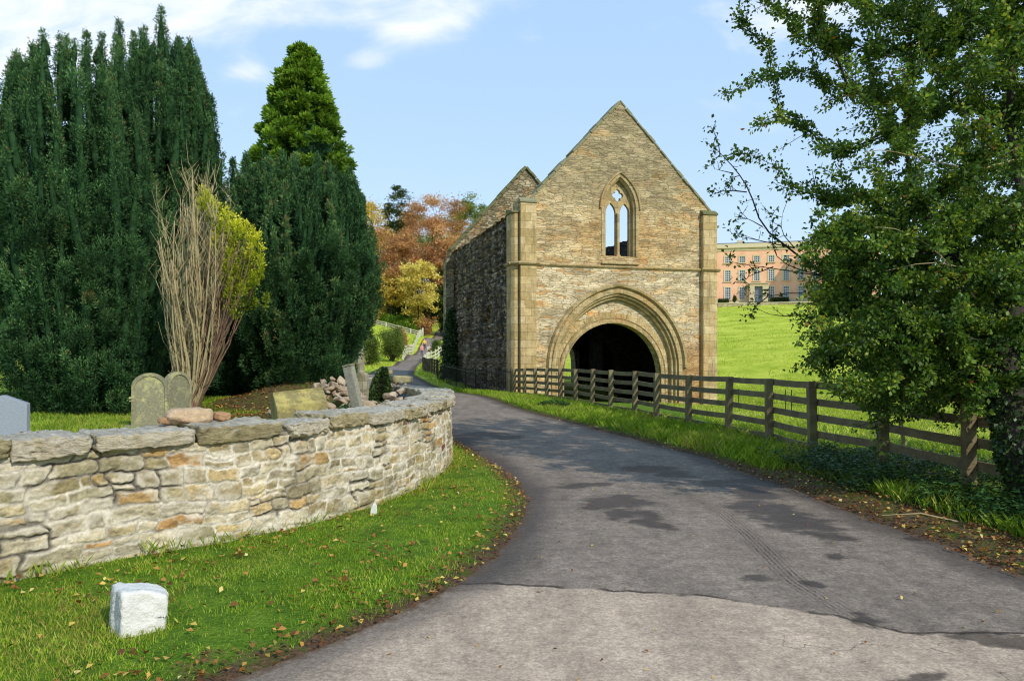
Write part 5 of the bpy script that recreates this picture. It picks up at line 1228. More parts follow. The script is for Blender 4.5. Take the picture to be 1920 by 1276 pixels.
V, Fq = leaf_quads(P, np.c_[np.cos(a)*.6, np.sin(a)*.6, RNG.uniform(-1, .2, n_)], rnd_dirs(n_), RNG.uniform(.04, .07, n_), RNG.uniform(.03, .06, n_)); mesh_np('ivy', V, Fq, ivy_m, haw, attrs={'rnd': np.repeat(RNG.random(n_), 4)})
# old dead sprays crossing the crown's face
mb = MB()
for li in ([(1900,300),(1830,320),(1740,300),(1660,280),(1620,285)],[(1900,520),(1800,500),(1740,490),(1650,510)],[(1870,650),(1800,625),(1740,620)],[(1830,560),(1760,470),(1690,430),(1640,425)],[(1900,700),(1850,680),(1790,700)],[(1800,540),(1750,455)]):
    pts = [Vector((px_at(a, 8.3), 8.3, pz_at(b, 8.3)))-HO for a, b in chaikin(li, 1)]; mb.tube(pts, [.011*(1-.7*i/(len(pts)-1)) for i in range(len(pts))], 5)
mb.build('dead_branch', dead_m, haw, smooth=True)
LP, LD, LR = [], [], []
NA = np.array([tuple(nodes[t]) for t in tips]); nt = len(NA)
for t in tips:
    base_r = rr_.betavariate(1.6, 2.0); c_ = t; up_l = .075+.02*rr_.random()
    for lev in range(rr_.randint(2, 4)):
        if par[c_] < 0 or rad[c_] > .02: break
        a_, b_ = np.array(nodes[par[c_]]), np.array(nodes[c_]); n_ = rr_.randint(20, 44); f = RNG.random((n_, 1))*1.15; q = RNG.normal(size=(n_, 3)); q /= np.linalg.norm(q, axis=1, keepdims=True)
        LP.append(a_*(1-f)+b_*f+q*RNG.uniform(.01, up_l, (n_, 1))); LD.append(q+(b_-a_)/max(np.linalg.norm(b_-a_), .01)*.5+np.array((0, 0, -.15)))
        LR.append(np.clip(base_r*.75+RNG.normal(size=n_)*.14+.08, 0, 1)); c_ = par[c_]
for b in sprt:
    n_ = rr_.randint(2, 7); LP.append(np.array(b+HO)+RNG.normal(size=(n_, 3))*.03); LD.append(RNG.normal(size=(n_, 3))); LR.append(np.full(n_, .2))
LP = np.vstack(LP); LD = np.vstack(LD); LR = np.hstack(LR); V, Fq = leaf_quads(LP-np.array(HO), LD, rnd_dirs(len(LP), .8), RNG.uniform(.03, .07, len(LP)), RNG.uniform(.024, .052, len(LP)), .12)
haw_m = mat_leaf('hawthorn_leaf', [(0, srgb(50, 74, 30)), (.35, srgb(80, 112, 42)), (.65, srgb(118, 148, 54)), (.85, srgb(160, 174, 66)), (.97, srgb(170, 160, 60)), (1, srgb(150, 100, 50))], .38, .5, .3, .3, 2)
mesh_np('crown', V, Fq, haw_m, haw, attrs={'rnd': np.repeat(LR, 4)})
# berries in bunches
berry_m = NM('red_berry').pbr(srgb(110, 22, 26), .35, spec=.5)
mb = MB(); T = (1+5**.5)/2
ico_v = [(-1,T,0),(1,T,0),(-1,-T,0),(1,-T,0),(0,-1,T),(0,1,T),(0,-1,-T),(0,1,-T),(T,0,-1),(T,0,1),(-T,0,-1),(-T,0,1)]; ico_f = [(0,11,5),(0,5,1),(0,1,7),(0,7,10),(0,10,11),(1,5,9),(5,11,4),(11,10,2),(10,7,6),(7,1,8),(3,9,4),(3,4,2),(3,2,6),(3,6,8),(3,8,9),(4,9,5),(2,4,11),(6,2,10),(8,6,7),(9,8,1)]
bt = [t for t in tips if nodes[t].z > 3.2 and rr_.random() < .16][:170]
for t in bt:
    for q in range(rr_.randint(5, 16)):
        c_ = nodes[t]-HO+Vector((rr_.gauss(0, .05), rr_.gauss(0, .05), rr_.gauss(-.02, .04))); r_ = rr_.uniform(.005, .0075)/1.9*1.3; mb.add([c_+Vector(v_)*r_ for v_ in ico_v], ico_f)
mb.build('berries', berry_m, haw, smooth=True)

# undergrowth of nettles and ivy at its foot
nx_, ny_ = scatter(5200, 3.0, 8.5, 5.4, 12.6, 1.1); rdn = sdf(nx_, ny_, ROAD)
k = (rdn < -.6+.35*fbm(nx_*1.3, ny_*1.3, 0, 3, 71)) & (nx_ < fence_x(ny_)+1.4) & (fbm(nx_*.9, ny_*.9, 0, 2, 72) > -.28); nx_, ny_ = nx_[k], ny_[k]; nz_ = ground_z(nx_, ny_)
Ps, Ds = [], []
for x, y, z in zip(nx_, ny_, nz_):
    h_ = rr_.uniform(.08, .36)*(1 if x < 5.3 else .8); n_ = int(9+h_*60); t = RNG.random(n_); a = RNG.uniform(0, 6.28, n_); r_ = RNG.uniform(.01, .09, n_)
    Ps.append(np.c_[x+np.cos(a)*r_+t*rr_.uniform(-.06, .06), y+np.sin(a)*r_, z+t*h_]); Ds.append(np.c_[np.cos(a), np.sin(a), RNG.uniform(-.25, .35, n_)])
P = np.vstack(Ps); V, Fq = leaf_quads(P, np.vstack(Ds), rnd_dirs(len(P), 1.5), RNG.uniform(.03, .075, len(P)), RNG.uniform(.02, .045, len(P)), .1)
nettle_m = mat_leaf('nettle_leaf', [(0, srgb(36, 64, 32)), (.5, srgb(58, 92, 44)), (1, srgb(94, 126, 58))], .25, .5, .3, .4, 2)
tag(mesh_np('undergrowth', V, Fq, nettle_m, attrs={'rnd': np.repeat(RNG.random(len(P)), 4)}), 'dark green nettles and ivy on the bank under the hawthorn', 'undergrowth', kind='stuff')
mb = MB()
for i in range(3):
    x, y = rr_.uniform(4.2, 5.6), rr_.uniform(5.6, 8.0); a = rr_.uniform(0, 3.1); L = rr_.uniform(.3, .9); z = .06
    mb = MB(); mb.tube([(x, y, z), (x+math.cos(a)*L*.5, y+math.sin(a)*L*.5, z+rr_.uniform(.03, .14)), (x+math.cos(a)*L, y+math.sin(a)*L, z+.03)], [.008, .007, .003], 5)
    tag(mb.build('fallen_twig', dead_m), 'thin fallen twig lying among the leaf litter on the right verge', 'twig', 'twigs on the right verge')

# ------------------------------------------------------------ far broadleaf trees
def broadleaf(name, px, d, top, wpx, mat, label, seed, dens=1.0, leaf=(.22, .45), low=.3, bare=0, group=None, hgt=None, nt=70, x=None):
    global RNG; RNG = np.random.default_rng(seed); r = random.Random(seed)
    X_ = px_at(px, d) if x is None else x; zb = float(base_z(np.array([X_]), np.array([d]))[0])-.3; H = pz_at(top, d)-zb; O = Vector((X_, d, zb)); rx_ = wpx/2*d/F
    e = tag(empty(name, O), label, 'tree', group); tg = []
    while len(tg) < nt:
        v = Vector((r.uniform(-1, 1), r.uniform(-1, 1), r.uniform(-1, 1)))
        if v.length > 1 or v.length < .25: continue
        k = .82+.3*vnoise(v.x*1.7+seed, v.y*1.7, v.z*1.7, seed); p = Vector((v.x*rx_*k, v.y*rx_*k, H*(low+1)/2+v.z*H*(1-low)/2*float(k))); tg.append(p)
    st = [(Vector((0, 0, -.3)), -1), (Vector((.1, 0, H*low*.5)), 0), (Vector((r.uniform(-.3, .3), 0, H*low)), 1), (Vector((r.uniform(-.6, .6), 0, H*.55)), 2)]
    nodes, par, rad, kids, tips = grow(st, tg, r, .1, .12, H*.07, .03, 2.2); mb = MB(); skeleton_mesh(nodes, par, rad, kids, mb, Vector((0, 0, 0))); mb.build('trunk', grey_bark_m, e, smooth=True)
    Ps, Rs = [], []
    for t in tips:
        if r.random() < bare: continue
        n_ = int(r.randint(120, 240)*dens); c_ = np.array(nodes[t]); s_ = rx_*.2*r.uniform(.6, 1.25); v = RNG.normal(size=(n_, 3))*np.array((1, 1, .55))*s_*.62
        Ps.append(c_+v); Rs.append(np.clip(r.uniform(.15, .85)*.7+RNG.normal(size=n_)*.15+.12, 0, 1))
    P = np.vstack(Ps); V, Fq = leaf_quads(P, rnd_dirs(len(P)), rnd_dirs(len(P), .6), RNG.uniform(*leaf, len(P)), RNG.uniform(*leaf, len(P))*.7, .1)
    mesh_np('crown', V, Fq, mat, e, attrs={'rnd': np.repeat(np.hstack(Rs), 4)}); return e
def lm(name, a, b, c_, d_): return mat_leaf(name, [(0, srgb(*a)), (.35, srgb(*b)), (.7, srgb(*c_)), (1, srgb(*d_))], .3, .6, .15, .35, .15)
rust = lm('rust_leaf', (140,102,70), (180,132,90), (204,156,108), (216,182,132)); ochre = lm('ochre_leaf', (156,130,60), (200,172,78), (224,200,100), (234,218,136))
green_l = lm('green_leaf', (70,88,40), (104,124,56), (140,156,76), (174,182,104)); pale_l = lm('pale_yellow_leaf', (160,138,66), (206,186,92), (226,212,122), (238,228,160))
olive = lm('olive_leaf', (100,96,52), (140,132,72), (170,160,92), (192,180,116)); dkgreen = lm('dark_leaf', (34,50,24), (52,70,32), (76,94,42), (104,118,56))
GT = 'autumn wood on the hillside'
for a in ((688,172,352,140,ochre,'yellow ochre autumn tree next to the wide yew at the skyline',31,1.3,.25,0),
          (748,176,340,85,dkgreen,'thin dark green tree standing above the autumn wood',32,.8,.5,.2),
          (808,170,347,165,rust,'largest rust orange beech in the autumn wood',33,1.5,.25,0),
          (880,182,343,110,green_l,'green crowned tree at the skyline beside the gatehouse gable',34,1.2,.3,0),
          (742,160,410,140,rust,'lower rust brown tree in front of the yellow ochre one',35,1.3,.2,0),
          (838,163,425,110,rust,'orange brown tree touching the gatehouse wall outline',36,1.2,.2,.1),
          (930,190,360,90,olive,'bare twiggy olive tree behind the gatehouse roof line',37,.35,.3,.4),
          (785,156,470,88,pale_l,'pale yellow tree glowing in the middle of the autumn wood',38,1.2,.15,0),
          (733,157,500,85,ochre,'sparse brown tree with two pale trunks left of the pale yellow one',39,.6,.35,.3),
          (700,158,520,70,olive,'olive yellow bushy tree just right of the wide yew',40,1.2,.05,0),
          (838,160,505,80,dkgreen,'dark shaded tree at the foot of the wood beside the gatehouse',41,1.6,.1,0),
          (652,165,420,110,olive,'olive tree mostly hidden behind the wide yew',42,1.2,.2,0),
          (590,170,400,120,rust,'rust tree glimpsed between the two tall yews',43,1.0,.2,0),
          (430,175,330,130,rust,'orange tree peeping over the gap left of the green conifer',44,1.0,.2,0),
          (770,200,380,170,green_l,'mixed green tree at the back of the autumn wood',45,1.3,.2,0),
          (700,205,420,170,dkgreen,'dark green tree at the back left of the autumn wood',46,1.4,.1,0),
          (860,205,420,150,olive,'olive tree at the back right of the autumn wood',47,1.4,.1,0)):
    px, d, top, wpx, mt, lb, sd, dn, lo, br = a; broadleaf('autumn_tree', px, d, top, wpx, mt, lb, sd, dn, (.25, .5), lo, br, GT)
def shrub(name, x, y, rx_, rz_, mat, label, seed, n=5000, leaf=(.1, .22), ry_=None, cat='shrub', group=None, blobs=26, zoff=0):
    global RNG; RNG = np.random.default_rng(seed); r = random.Random(seed); zb = float(base_z(np.array([x]), np.array([y]))[0])+zoff; e = tag(empty(name, (x, y, zb)), label, cat, group); ry_ = ry_ or rx_; Ps, Rs = [], []; mb = MB()
    for i in range(blobs):
        a = r.uniform(0, 6.283); q = r.uniform(.1, .8); h = r.uniform(.25, .85); k = math.sqrt(max(.1, 1-((h-.4)/.62)**2)); c_ = np.array((math.cos(a)*rx_*q*k, math.sin(a)*ry_*q*k, h*rz_)); m_ = n//blobs
        v = RNG.normal(size=(m_, 3))*np.array((rx_, ry_, rz_*.6))*.17; P = c_+v; P[:, 2] = np.abs(P[:, 2]); Ps.append(P); Rs.append(np.clip(r.uniform(.1, .8)+RNG.normal(size=m_)*.15, 0, 1)); mb.tube([(0, 0, -.1), tuple(c_*.5), tuple(c_)], [.05*rx_, .03*rx_, .01], 5)
    P = np.vstack(Ps); V, Fq = leaf_quads(P, rnd_dirs(len(P), .3), rnd_dirs(len(P)), RNG.uniform(*leaf, len(P)), RNG.uniform(*leaf, len(P))*.6)
    mesh_np('foliage', V, Fq, mat, e, attrs={'rnd': np.repeat(np.hstack(Rs), 4)}); mb.build('stem', grey_bark_m, e); return e
shg = lm('shrub_leaf', (52,70,30), (84,104,44), (118,136,62), (158,166,92)); brg = lm('bright_hedge_leaf', (58,88,26), (90,128,36), (128,162,48), (176,190,80))
shrub('shrub', -13.9, 72, 1.25, 3.3, shg, 'grey green bush with a rusty base beside the ruined pillar', 51, 9000, (.08, .18))
shrub('shrub', -13.5, 84, 1.75, 4.0, shg, 'round green bush with pale tips at the left of the far lane', 52, 12000, (.08, .2))
shrub('shrub', -14.7, 98, 1.3, 3.4, rust, 'small rusty brown bush behind the round green bush', 53, 5000, (.1, .22))
shrub('shrub', -16.8, 82, 1.6, 1.8, shg, 'low sprawling bush left of the round green bush', 54, 5000, (.08, .18))
for i, (px, wm_, hm, mt, lb) in enumerate(((700, 2.4, 5.2, ochre, 'yellow bush at the left end of the hedge below the wood'), (727, 2.0, 3.6, brg, 'bright green hedge bush second from the left below the wood'), (748, 2.2, 3.4, brg, 'bright green hedge bush in the middle of the hedge below the wood'), (771, 2.2, 3.5, brg, 'bright green hedge bush at the right of the hedge below the wood'), (793, 1.9, 4.0, rust, 'rusty brown bush where the hedge meets the far lane'))):
    shrub('hedge_bush', px_at(px, 157), 157, wm_, hm, mt, lb, 60+i, 5000, (.15, .35), group='hedge below the autumn wood')
shrub('shrub', -11.0, 108, 1.4, 2.6, shg, 'dark green bush on the right verge of the far lane', 66, 6000, (.1, .2))
shrub('shrub', -14.0, 162, 2.4, 6.0, dkgreen, 'tall dark bush right of the lane where it enters the wood', 67, 8000, (.15, .35))
conifer((px_at(1590, 137), 137, 10.8), pz_at(395, 137)-10.8, pf([(0,3.2),(.3,3.8),(.6,3.2),(.8,2.1),(.93,.9),(1,.2)]), 'dark green conical tree behind the hawthorn in front of the mansion', cyp_m, 520, 71, (.2, .4), 'conifer_tree')

for i, (px, d, wm_, hm, mt) in enumerate(((668,178,4,9,olive),(700,182,4,8,dkgreen),(730,178,4.2,8,dkgreen),(757,184,4.5,9,olive),(785,178,4,8,dkgreen),(806,182,4,9,rust),(690,208,6,12,dkgreen),(735,210,6,12,olive),(780,208,6,12,dkgreen))):
    shrub('woodland_shrub', px_at(px, d), d, wm_, hm, mt, 'dark bushy understorey shrub beneath the autumn wood', 90+i, 7000, (.3, .6), group='understorey of the autumn wood')
# ------------------------------------------------------------ mansion on the rise
A_ = np.array((px_at(1285, 150.5), 150.5)); B_ = np.array((px_at(1650, 142.5), 142.5)); HL = float(np.hypot(*(B_-A_))); HAng = math.atan2(B_[1]-A_[1], B_[0]-A_[0])
HZ = 12.75; hall = tag(empty('mansion', (A_[0], A_[1], HZ), HAng), 'three storey pinkish Georgian mansion with sash windows on the hill', 'mansion')
def hall_u(px):
    k = (px-960)/F; t = (B_-A_)/HL; return (k*A_[1]-A_[0])/(t[0]-k*t[1])
m = NM('pink_render'); n1 = m.noise(.6, 5, .6); n2 = m.noise(12, 5, .7)
pink_m = m.pbr(m.mix(.3, m.ramp(n1, [(.3, srgb(226,168,132)), (.6, srgb(238,188,152)), (.8, srgb(232,178,142))]), m.ramp(n2, [(.3, .7), (.7, 1.3)]), 'MULTIPLY'), .9, spec=.15)
cream_m = mat_stone('cream_stone', [srgb(196,180,142), srgb(212,198,160)], dark=.25, bs=.5)
m = NM('window_glass'); glass_m = m.pbr(srgb(66, 76, 92), .12, spec=.6)
m = NM('white_window_frame'); wframe_m = m.pbr(srgb(226, 224, 214), .6)
m = NM('slate_door'); door_m = m.pbr(srgb(104, 116, 124), .5)
m = NM('roof_slate'); slate_m = m.pbr(srgb(92, 92, 98), .7)
HH = 10.2; DP = 13
MB().box(0, HL, 0, DP, -2.5, HH).build('wall', pink_m, hall)
mb = MB(); mb.box(-.15, HL+.15, -.12, DP+.1, HH+.002, HH+.55); mb.box(-.45, HL+.45, -.45, DP+.4, HH+.552, HH+.8); mb.box(-.1, HL+.1, -.1, DP+.1, HH+.802, HH+1.45); mb.build('cornice', cream_m, hall, bevel=.03)
MB().add([(.5,.5,HH+1.452),(HL-.5,.5,HH+1.452),(HL-.5,DP-.5,HH+1.452),(.5,DP-.5,HH+1.452),(4,DP/2,HH+2.6),(HL-4,DP/2,HH+2.6)], ((0,3,2,1),(0,1,5,4),(1,2,5),(2,3,4,5),(3,0,4))).build('roof', slate_m, hall)
MB().box(hall_u(1391)-.5, hall_u(1391)+.5, 5, 6, HH+1.46, HH+2.9).build('chimney', cream_m, hall)
MB().box(-.06, HL+.06, -.08, -.003, -2.4, .45).build('plinth', cream_m, hall)
u1 = hall_u(1364.5); st = (hall_u(1474)-u1)/4.0
bays = [u1+st*(i-2) for i in range(0, 11) if .9 < u1+st*(i-2) < HL-1]
def sash(u, z0, h_, w_=1.05):
    f = MB().add(*_ringbox(u, w_+.42, w_, z0-.1, z0, z0+h_, z0+h_+.26, -.10, -.003)).build('window', cream_m, hall)
    MB().box(u-w_/2, u+w_/2, -.03, -.005, z0, z0+h_).build('pane', glass_m, f)
    mb = MB(); nb_ = 2 if h_ > 1.3 else 2; nr = 5 if h_ > 1.9 else 3
    for k in range(1, 3): x = u-w_/2+w_*k/3; mb.box(x-.03, x+.03, -.045, -.032, z0, z0+h_)
    for k in range(1, nr): z = z0+h_*k/nr; mb.box(u-w_/2, u+w_/2, -.048, -.031, z-.03, z+.03)
    for x in (u-w_/2, u+w_/2): mb.box(x-.05, x+.05, -.05, -.033, z0, z0+h_)
    mb.build('glazing_bars', wframe_m, f); MB().box(u-w_/2-.32, u+w_/2+.32, -.24, -.101, z0-.2, z0-.02).build('sill', cream_m, f)
def _ringbox(u, wo, wi, zb0, zi0, zi1, zt, y0, y1):
    V = []
    for y in (y0, y1): V += [(u-wo/2, y, zb0), (u+wo/2, y, zb0), (u+wo/2, y, zt), (u-wo/2, y, zt), (u-wi/2, y, zi0), (u+wi/2, y, zi0), (u+wi/2, y, zi1), (u-wi/2, y, zi1)]
    Fs = []
    for i in range(4): j = (i+1) % 4; Fs += [(i, j, 4+j, 4+i), (8+i, 12+i, 12+j, 8+j), (i, 8+i, 8+j, j), (4+i, 4+j, 12+j, 12+i)]
    return V, Fs
up_ = hall_u(1421)
for u in bays:
    sash(u, 7.9, 1.15); sash(u, 4.25, 2.05)
    if abs(u-up_) > 1.2: sash(u, .65, 2.3)
por = MB(); por.box(up_-1.75, up_-.75, -1.5, -.01, 0, 3.0); por.box(up_+.75, up_+1.75, -1.5, -.01, 0, 3.0); por.box(up_-1.75, up_+1.75, -1.5, -.01, 3.002, 3.5); por.box(up_-1.95, up_+1.95, -1.7, -.01, 3.502, 3.72)
p_ = por.build('porch', cream_m, hall, bevel=.03); MB().box(up_-.75, up_+.75, -.9, -.8, 0, 3.0).build('door', door_m, p_)
gcol = srgb(206, 190, 150)
m = NM('gravel'); gravel_m = m.pbr(m.ramp(m.noise(4, 5), [(.3, srgb(196,180,140)), (.7, srgb(216,204,168))]), .95)
c_, s_ = math.cos(HAng), math.sin(HAng)
def h2w(u, v): return (A_[0]+u*c_-v*s_, A_[1]+u*s_+v*c_)
pts = [h2w(-6, -7.6), h2w(HL+6, -7.6), h2w(HL+6, 2), h2w(-6, 2)]
tag(mesh_py('gravel_terrace', [(x, y, z) for (x, y), z in zip(pts, (12.15, 12.15, 12.75, 12.75))]+[(x, y, 9) for x, y in pts], [(0,1,2,3),(4,7,6,5),(0,4,5,1),(1,5,6,2),(2,6,7,3),(3,7,4,0)], gravel_m), kind='structure')
rw = mat_masonry('terrace_rubble', [(0, srgb(160,146,112)), (.5, srgb(186,172,134)), (1, srgb(204,192,156))], srgb(120,110,84), 1.2, 3.2)
tw = tag(empty('terrace_wall', (*h2w(0, -8.0), 10.6), HAng), 'low pale stone retaining wall below the mansion', 'wall')
MB().box(-7, HL+6, -.2, .38, -1.2, 1.35).build('wall_face', rw, tw); MB().box(-7.1, HL+6.1, -.28, .42, 1.352, 1.5).build('coping', cream_m, tw, bevel=.03)
def hedge(u0, u1, v0, v1, h_, label, seed):
    global RNG; RNG = np.random.default_rng(seed); n = int((u1-u0)*900); cx_, cy_ = h2w((u0+u1)/2, (v0+v1)/2); P = RNG.uniform(-.5, .5, (n, 3))*np.array((u1-u0, abs(v1-v0), h_)); P[:, 2] += h_/2
    V, Fq = leaf_quads(P, rnd_dirs(n), rnd_dirs(n), .16, .1); o = mesh_np('box_hedge', V, Fq, dkgreen, attrs={'rnd': np.repeat(RNG.random(n), 4)}); o.location = (cx_, cy_, 12.5); o.rotation_euler = (0, 0, HAng); tag(o, label, 'hedge')
hedge(hall_u(1346), hall_u(1366), -1.6, -.6, .9, 'low clipped hedge left of the mansion porch', 81); hedge(up_+2.2, up_+5.6, -1.8, -.8, 1.0, 'low clipped hedge right of the mansion porch', 82)
x_, y_ = h2w(hall_u(1376), -2.0); shrub('topiary_bush', x_, y_, .45, 1.7, dkgreen, 'small clipped upright bush standing before the mansion', 83, 2600, (.08, .16), zoff=0); bpy.data.objects['topiary_bush'].location.z = 12.5

# wire fence and stakes in the field
wf = tag(empty('wire_fence', (9.9, 32.6, 0)), 'thin wire fence with slender iron stakes in the pasture', 'fence'); WF = [(11.4,38.5),(9.9,32.6),(10.85,29.6),(10.3,27.5),(12.5,24.0),(16,22)]
for i, p in enumerate(WF):
    z = float(base_z(np.array([p[0]]), np.array([p[1]]))[0]); MB().tube([(p[0]-9.9, p[1]-32.6, z-.2), (p[0]-9.9, p[1]-32.6, z+.95)], .02, 5).build('stake', iron_m, wf)
    if i+1 < len(WF):
        q = WF[i+1]; z2 = float(base_z(np.array([q[0]]), np.array([q[1]]))[0])
        for h_ in (.4, .85): MB().tube([(p[0]-9.9, p[1]-32.6, z+h_), (q[0]-9.9, q[1]-32.6, z2+h_)], .004, 4).build('wire', iron_m, wf)
tag(MB().tube([(6.35,12.05,-.2),(6.33,12.05,.3),(6.27,12.05,.72)], [.035,.032,.028], 7).build('stake', dead_m), 'old grey wooden stake standing behind the fence near the hawthorn', 'stake')

# ------------------------------------------------------------ churchyard
def gz1(x, y): return float(ground_z(np.array([x]), np.array([y]))[0])
lich_m = mat_stone('lichened_stone', [srgb(126,124,98), srgb(146,142,114)], lichen=srgb(196,190,128), bs=1.6)
grey_m = mat_stone('sandstone_grey', [srgb(132,128,112), srgb(150,146,128)], bs=1.4)
yel_m = mat_stone('yellow_lichen_stone', [srgb(134,124,84), srgb(166,154,104)], lichen=srgb(186,172,100), bs=1.8)
m = NM('polished_grey_granite'); slatey = m.pbr(m.ramp(m.noise(60, 3), [(.3, srgb(136,142,152)), (.7, srgb(160,166,174))]), .35, spec=.5)
def headstone(name, x, y, rz, w_, h_, t_, mat, label, top='round', tilt=(0, 0), column=False):
    z = gz1(x, y); e = empty(name, (x, y, z-.05), rz); e.rotation_euler = (tilt[0], tilt[1], rz); tag(e, label, 'gravestone')
    if top == 'round': poly = [(-w_/2, 0), (w_/2, 0)]+[(w_/2*math.cos(t), h_-w_*.42+w_*.42*math.sin(t)) for t in np.linspace(0, math.pi, 15)]
    elif top == 'peak': poly = [(-w_/2, 0), (w_/2, 0), (w_/2, h_*.82), (0, h_), (-w_/2, h_*.82)]
    else: poly = [(-w_/2, 0), (w_/2, 0), (w_/2, h_), (-w_/2, h_)]
    MB().prism(poly, [], lambda a, b, c_: Vector((a, c_, b)), -t_/2, t_/2).build('slab', mat, e, bevel=.012)
    if column:
        inner = [(a*.80, b if b < .01 else (b-.04)) for a, b in poly]
        mb = MB(); ring([(a*.84, min(b, 9)-(.05 if b > .01 else 0)) for a, b in poly[1:]+poly[:1]], poly[1:]+poly[:1], mb, -t_/2-.02, -t_/2+.01); mb.build('border_moulding', mat, e)
        mb = MB()
        for s_ in (-1, 1): mb.box(s_*w_/2-.035, s_*w_/2+.035, -t_/2-.03, t_/2+.02, h_*.55, h_*.58); mb.box(s_*w_/2-.03, s_*w_/2+.03, -t_/2-.028, t_/2+.018, h_*.50, h_*.52)
        mb.build('shaft_band', mat, e)
    MB().box(-w_/2-.1, w_/2+.1, -t_/2-.1, t_/2+.1, -.15, .08).build('base', grey_m, e, bevel=.01); return e
headstone('gravestone', px_at(281, 12.6), 12.6, R(22), .55, .95, .10, lich_m, 'round topped lichened gravestone directly behind the wall', column=True)
headstone('gravestone', px_at(325, 13.0), 13.1, R(70), .56, .93, .09, lich_m, 'narrow green stained gravestone turned edge on beside the round one', column=True, tilt=(0, R(2)))
headstone('gravestone', px_at(8, 10.6), 10.6, R(12), .62, .68, .13, slatey, 'polished grey gravestone with a pointed top at the left edge', 'peak')
headstone('gravestone', px_at(596, 22), 22, R(-8), .30, .75, .08, lich_m, 'small pale round gravestone by the railings under the wide yew')
headstone('gravestone', px_at(72, 25), 25, R(15), .6, .9, .12, grey_m, 'pale gravestone glimpsed under the dark yew at far left')
def tomb(x, y, rz, L, W2, h_, tilt, label):
    z = gz1(x, y); e = tag(empty('coped_tomb', (x, y, z), rz), label, 'tomb'); e.rotation_euler = (tilt[0], tilt[1], rz)
    sec = [(-W2/2, 0), (W2/2, 0), (W2/2, h_*.55), (W2*.40, h_*.62), (W2*.40, h_*.68), (.07, h_*.92), (.07, h_), (-.07, h_), (-.07, h_*.92), (-W2*.40, h_*.68), (-W2*.40, h_*.62), (-W2/2, h_*.55)]
    MB().prism(sec, [], lambda a, b, c_: Vector((c_, a, b)), -L/2, L/2).build('lid', yel_m, e, bevel=.008)
    return e
tomb(px_at(560, 11.6), 11.7, R(30), .78, .46, .50, (R(-3), R(-5)), 'tilted yellow lichened coped tomb stone behind the wall')
bpy.data.objects['coped_tomb'].location.z += .16
lean_p = tag(empty('leaning_stone_post', (px_at(682, 12.4), 12.4, gz1(px_at(682, 12.4), 12.4)-.1), R(-20)), 'leaning square stone post behind the wall', 'stone post'); lean_p.rotation_euler = (R(4), R(-12), R(-20))
MB().box(-.085, .085, -.06, .06, 0, 1.16).build('shaft', grey_m, lean_p, bevel=.012); MB().box(-.09, .09, -.065, .065, 1.162, 1.20).build('cap', lich_m, lean_p, bevel=.01)

rub_m = mat_stone('pink_rubble', [srgb(138,118,98), srgb(170,148,122), srgb(196,178,152), srgb(150,134,114)], bs=1.6)
protos = []
def scatter_stones(name, n, posf, smin, smax, mat, label, group, protos_n=9, seed=0, boxy=.6):
    r = random.Random(seed); meshes = []
    for k in range(protos_n):
        bm = bmesh.new()
        for _ in range(15):
            v = Vector((r.gauss(0, 1), r.gauss(0, 1), r.gauss(0, 1))).normalized()*r.uniform(.85, 1.1); v = Vector([max(-.78, min(.78, c_)) for c_ in v]); bm.verts.new((v.x*.5, v.y*.38, v.z*.27))
        res = bmesh.ops.convex_hull(bm, input=bm.verts); bmesh.ops.delete(bm, geom=[g for g in res['geom_interior'] if isinstance(g, bmesh.types.BMVert)], context='VERTS')
        bmesh.ops.bevel(bm, geom=list(bm.edges), offset=.02, segments=1, affect='EDGES')
        me = bpy.data.meshes.new(name); bm.to_mesh(me); bm.free(); me.materials.append(mat); meshes.append(me)
    for i in range(n):
        x, y, z = posf(r, i); s = r.uniform(smin, smax); o = bpy.data.objects.new(name, meshes[i % protos_n]); COL.objects.link(o); o.location = (x, y, z+s*.12); o.scale = (s*r.uniform(.8, 1.3), s*r.uniform(.8, 1.2), s*r.uniform(.7, 1.2))
        o.rotation_euler = (r.uniform(-.5, .5), r.uniform(-.5, .5), r.uniform(0, 6.28)); tag(o, label, 'stone', group)
def heap(r, i):
    a = r.uniform(0, 6.283); q = math.sqrt(r.random()); x, y = -3.6+math.cos(a)*q*1.15, 14.8+math.sin(a)*q*1.2; return x, y, gz1(x, y)-.02+.34*(1-q)*r.random()
scatter_stones('rubble_stone', 230, heap, .15, .34, rub_m, 'pinkish rubble stone in the collapsed heap behind the wall', 'rubble heap behind the wall', seed=1)
def heap2(r, i): x, y = r.uniform(-5.0, -3.7), r.uniform(10.6, 13.0); return x, y, gz1(x, y)
scatter_stones('rubble_stone', 46, heap2, .12, .28, rub_m, 'brown stone on the bare soil left of the tilted tomb', 'stones left of the tomb', seed=2)
def heap3(r, i):
    row = i//12; t = (i % 12)/11.; x = -2.55-.75*t+r.uniform(-.06, .06); y = 16.9+1.9*t+r.uniform(-.16, .16); return x-.12, y, .42+.125*row
scatter_stones('walling_stone', 72, heap3, .2, .32, rub_m, 'stone stacked in the broken end of the wall beside the lane', 'broken end of the wall', seed=3, boxy=.8)
def heap4(r, i): s_ = LEN-.9+r.random()*.85; x, y, a, b = wall_at(s_); bk = r.uniform(.05, .5); return x-b*bk, y+a*bk, WH+.10+r.uniform(0, .08)
scatter_stones('loose_stone', 12, heap4, .1, .2, rub_m, 'small loose stone lying on the far end of the wall top', 'loose stones on the far wall end', seed=4)
def heap5(r, i):
    s_ = LEN-4.2+4.1*r.random(); x, y, a, b = wall_at(s_); bk = r.uniform(.6, 1.25); x, y = x-b*bk, y+a*bk; return x, y, gz1(x, y)+r.uniform(0, .5)*(1.3-bk)/.7
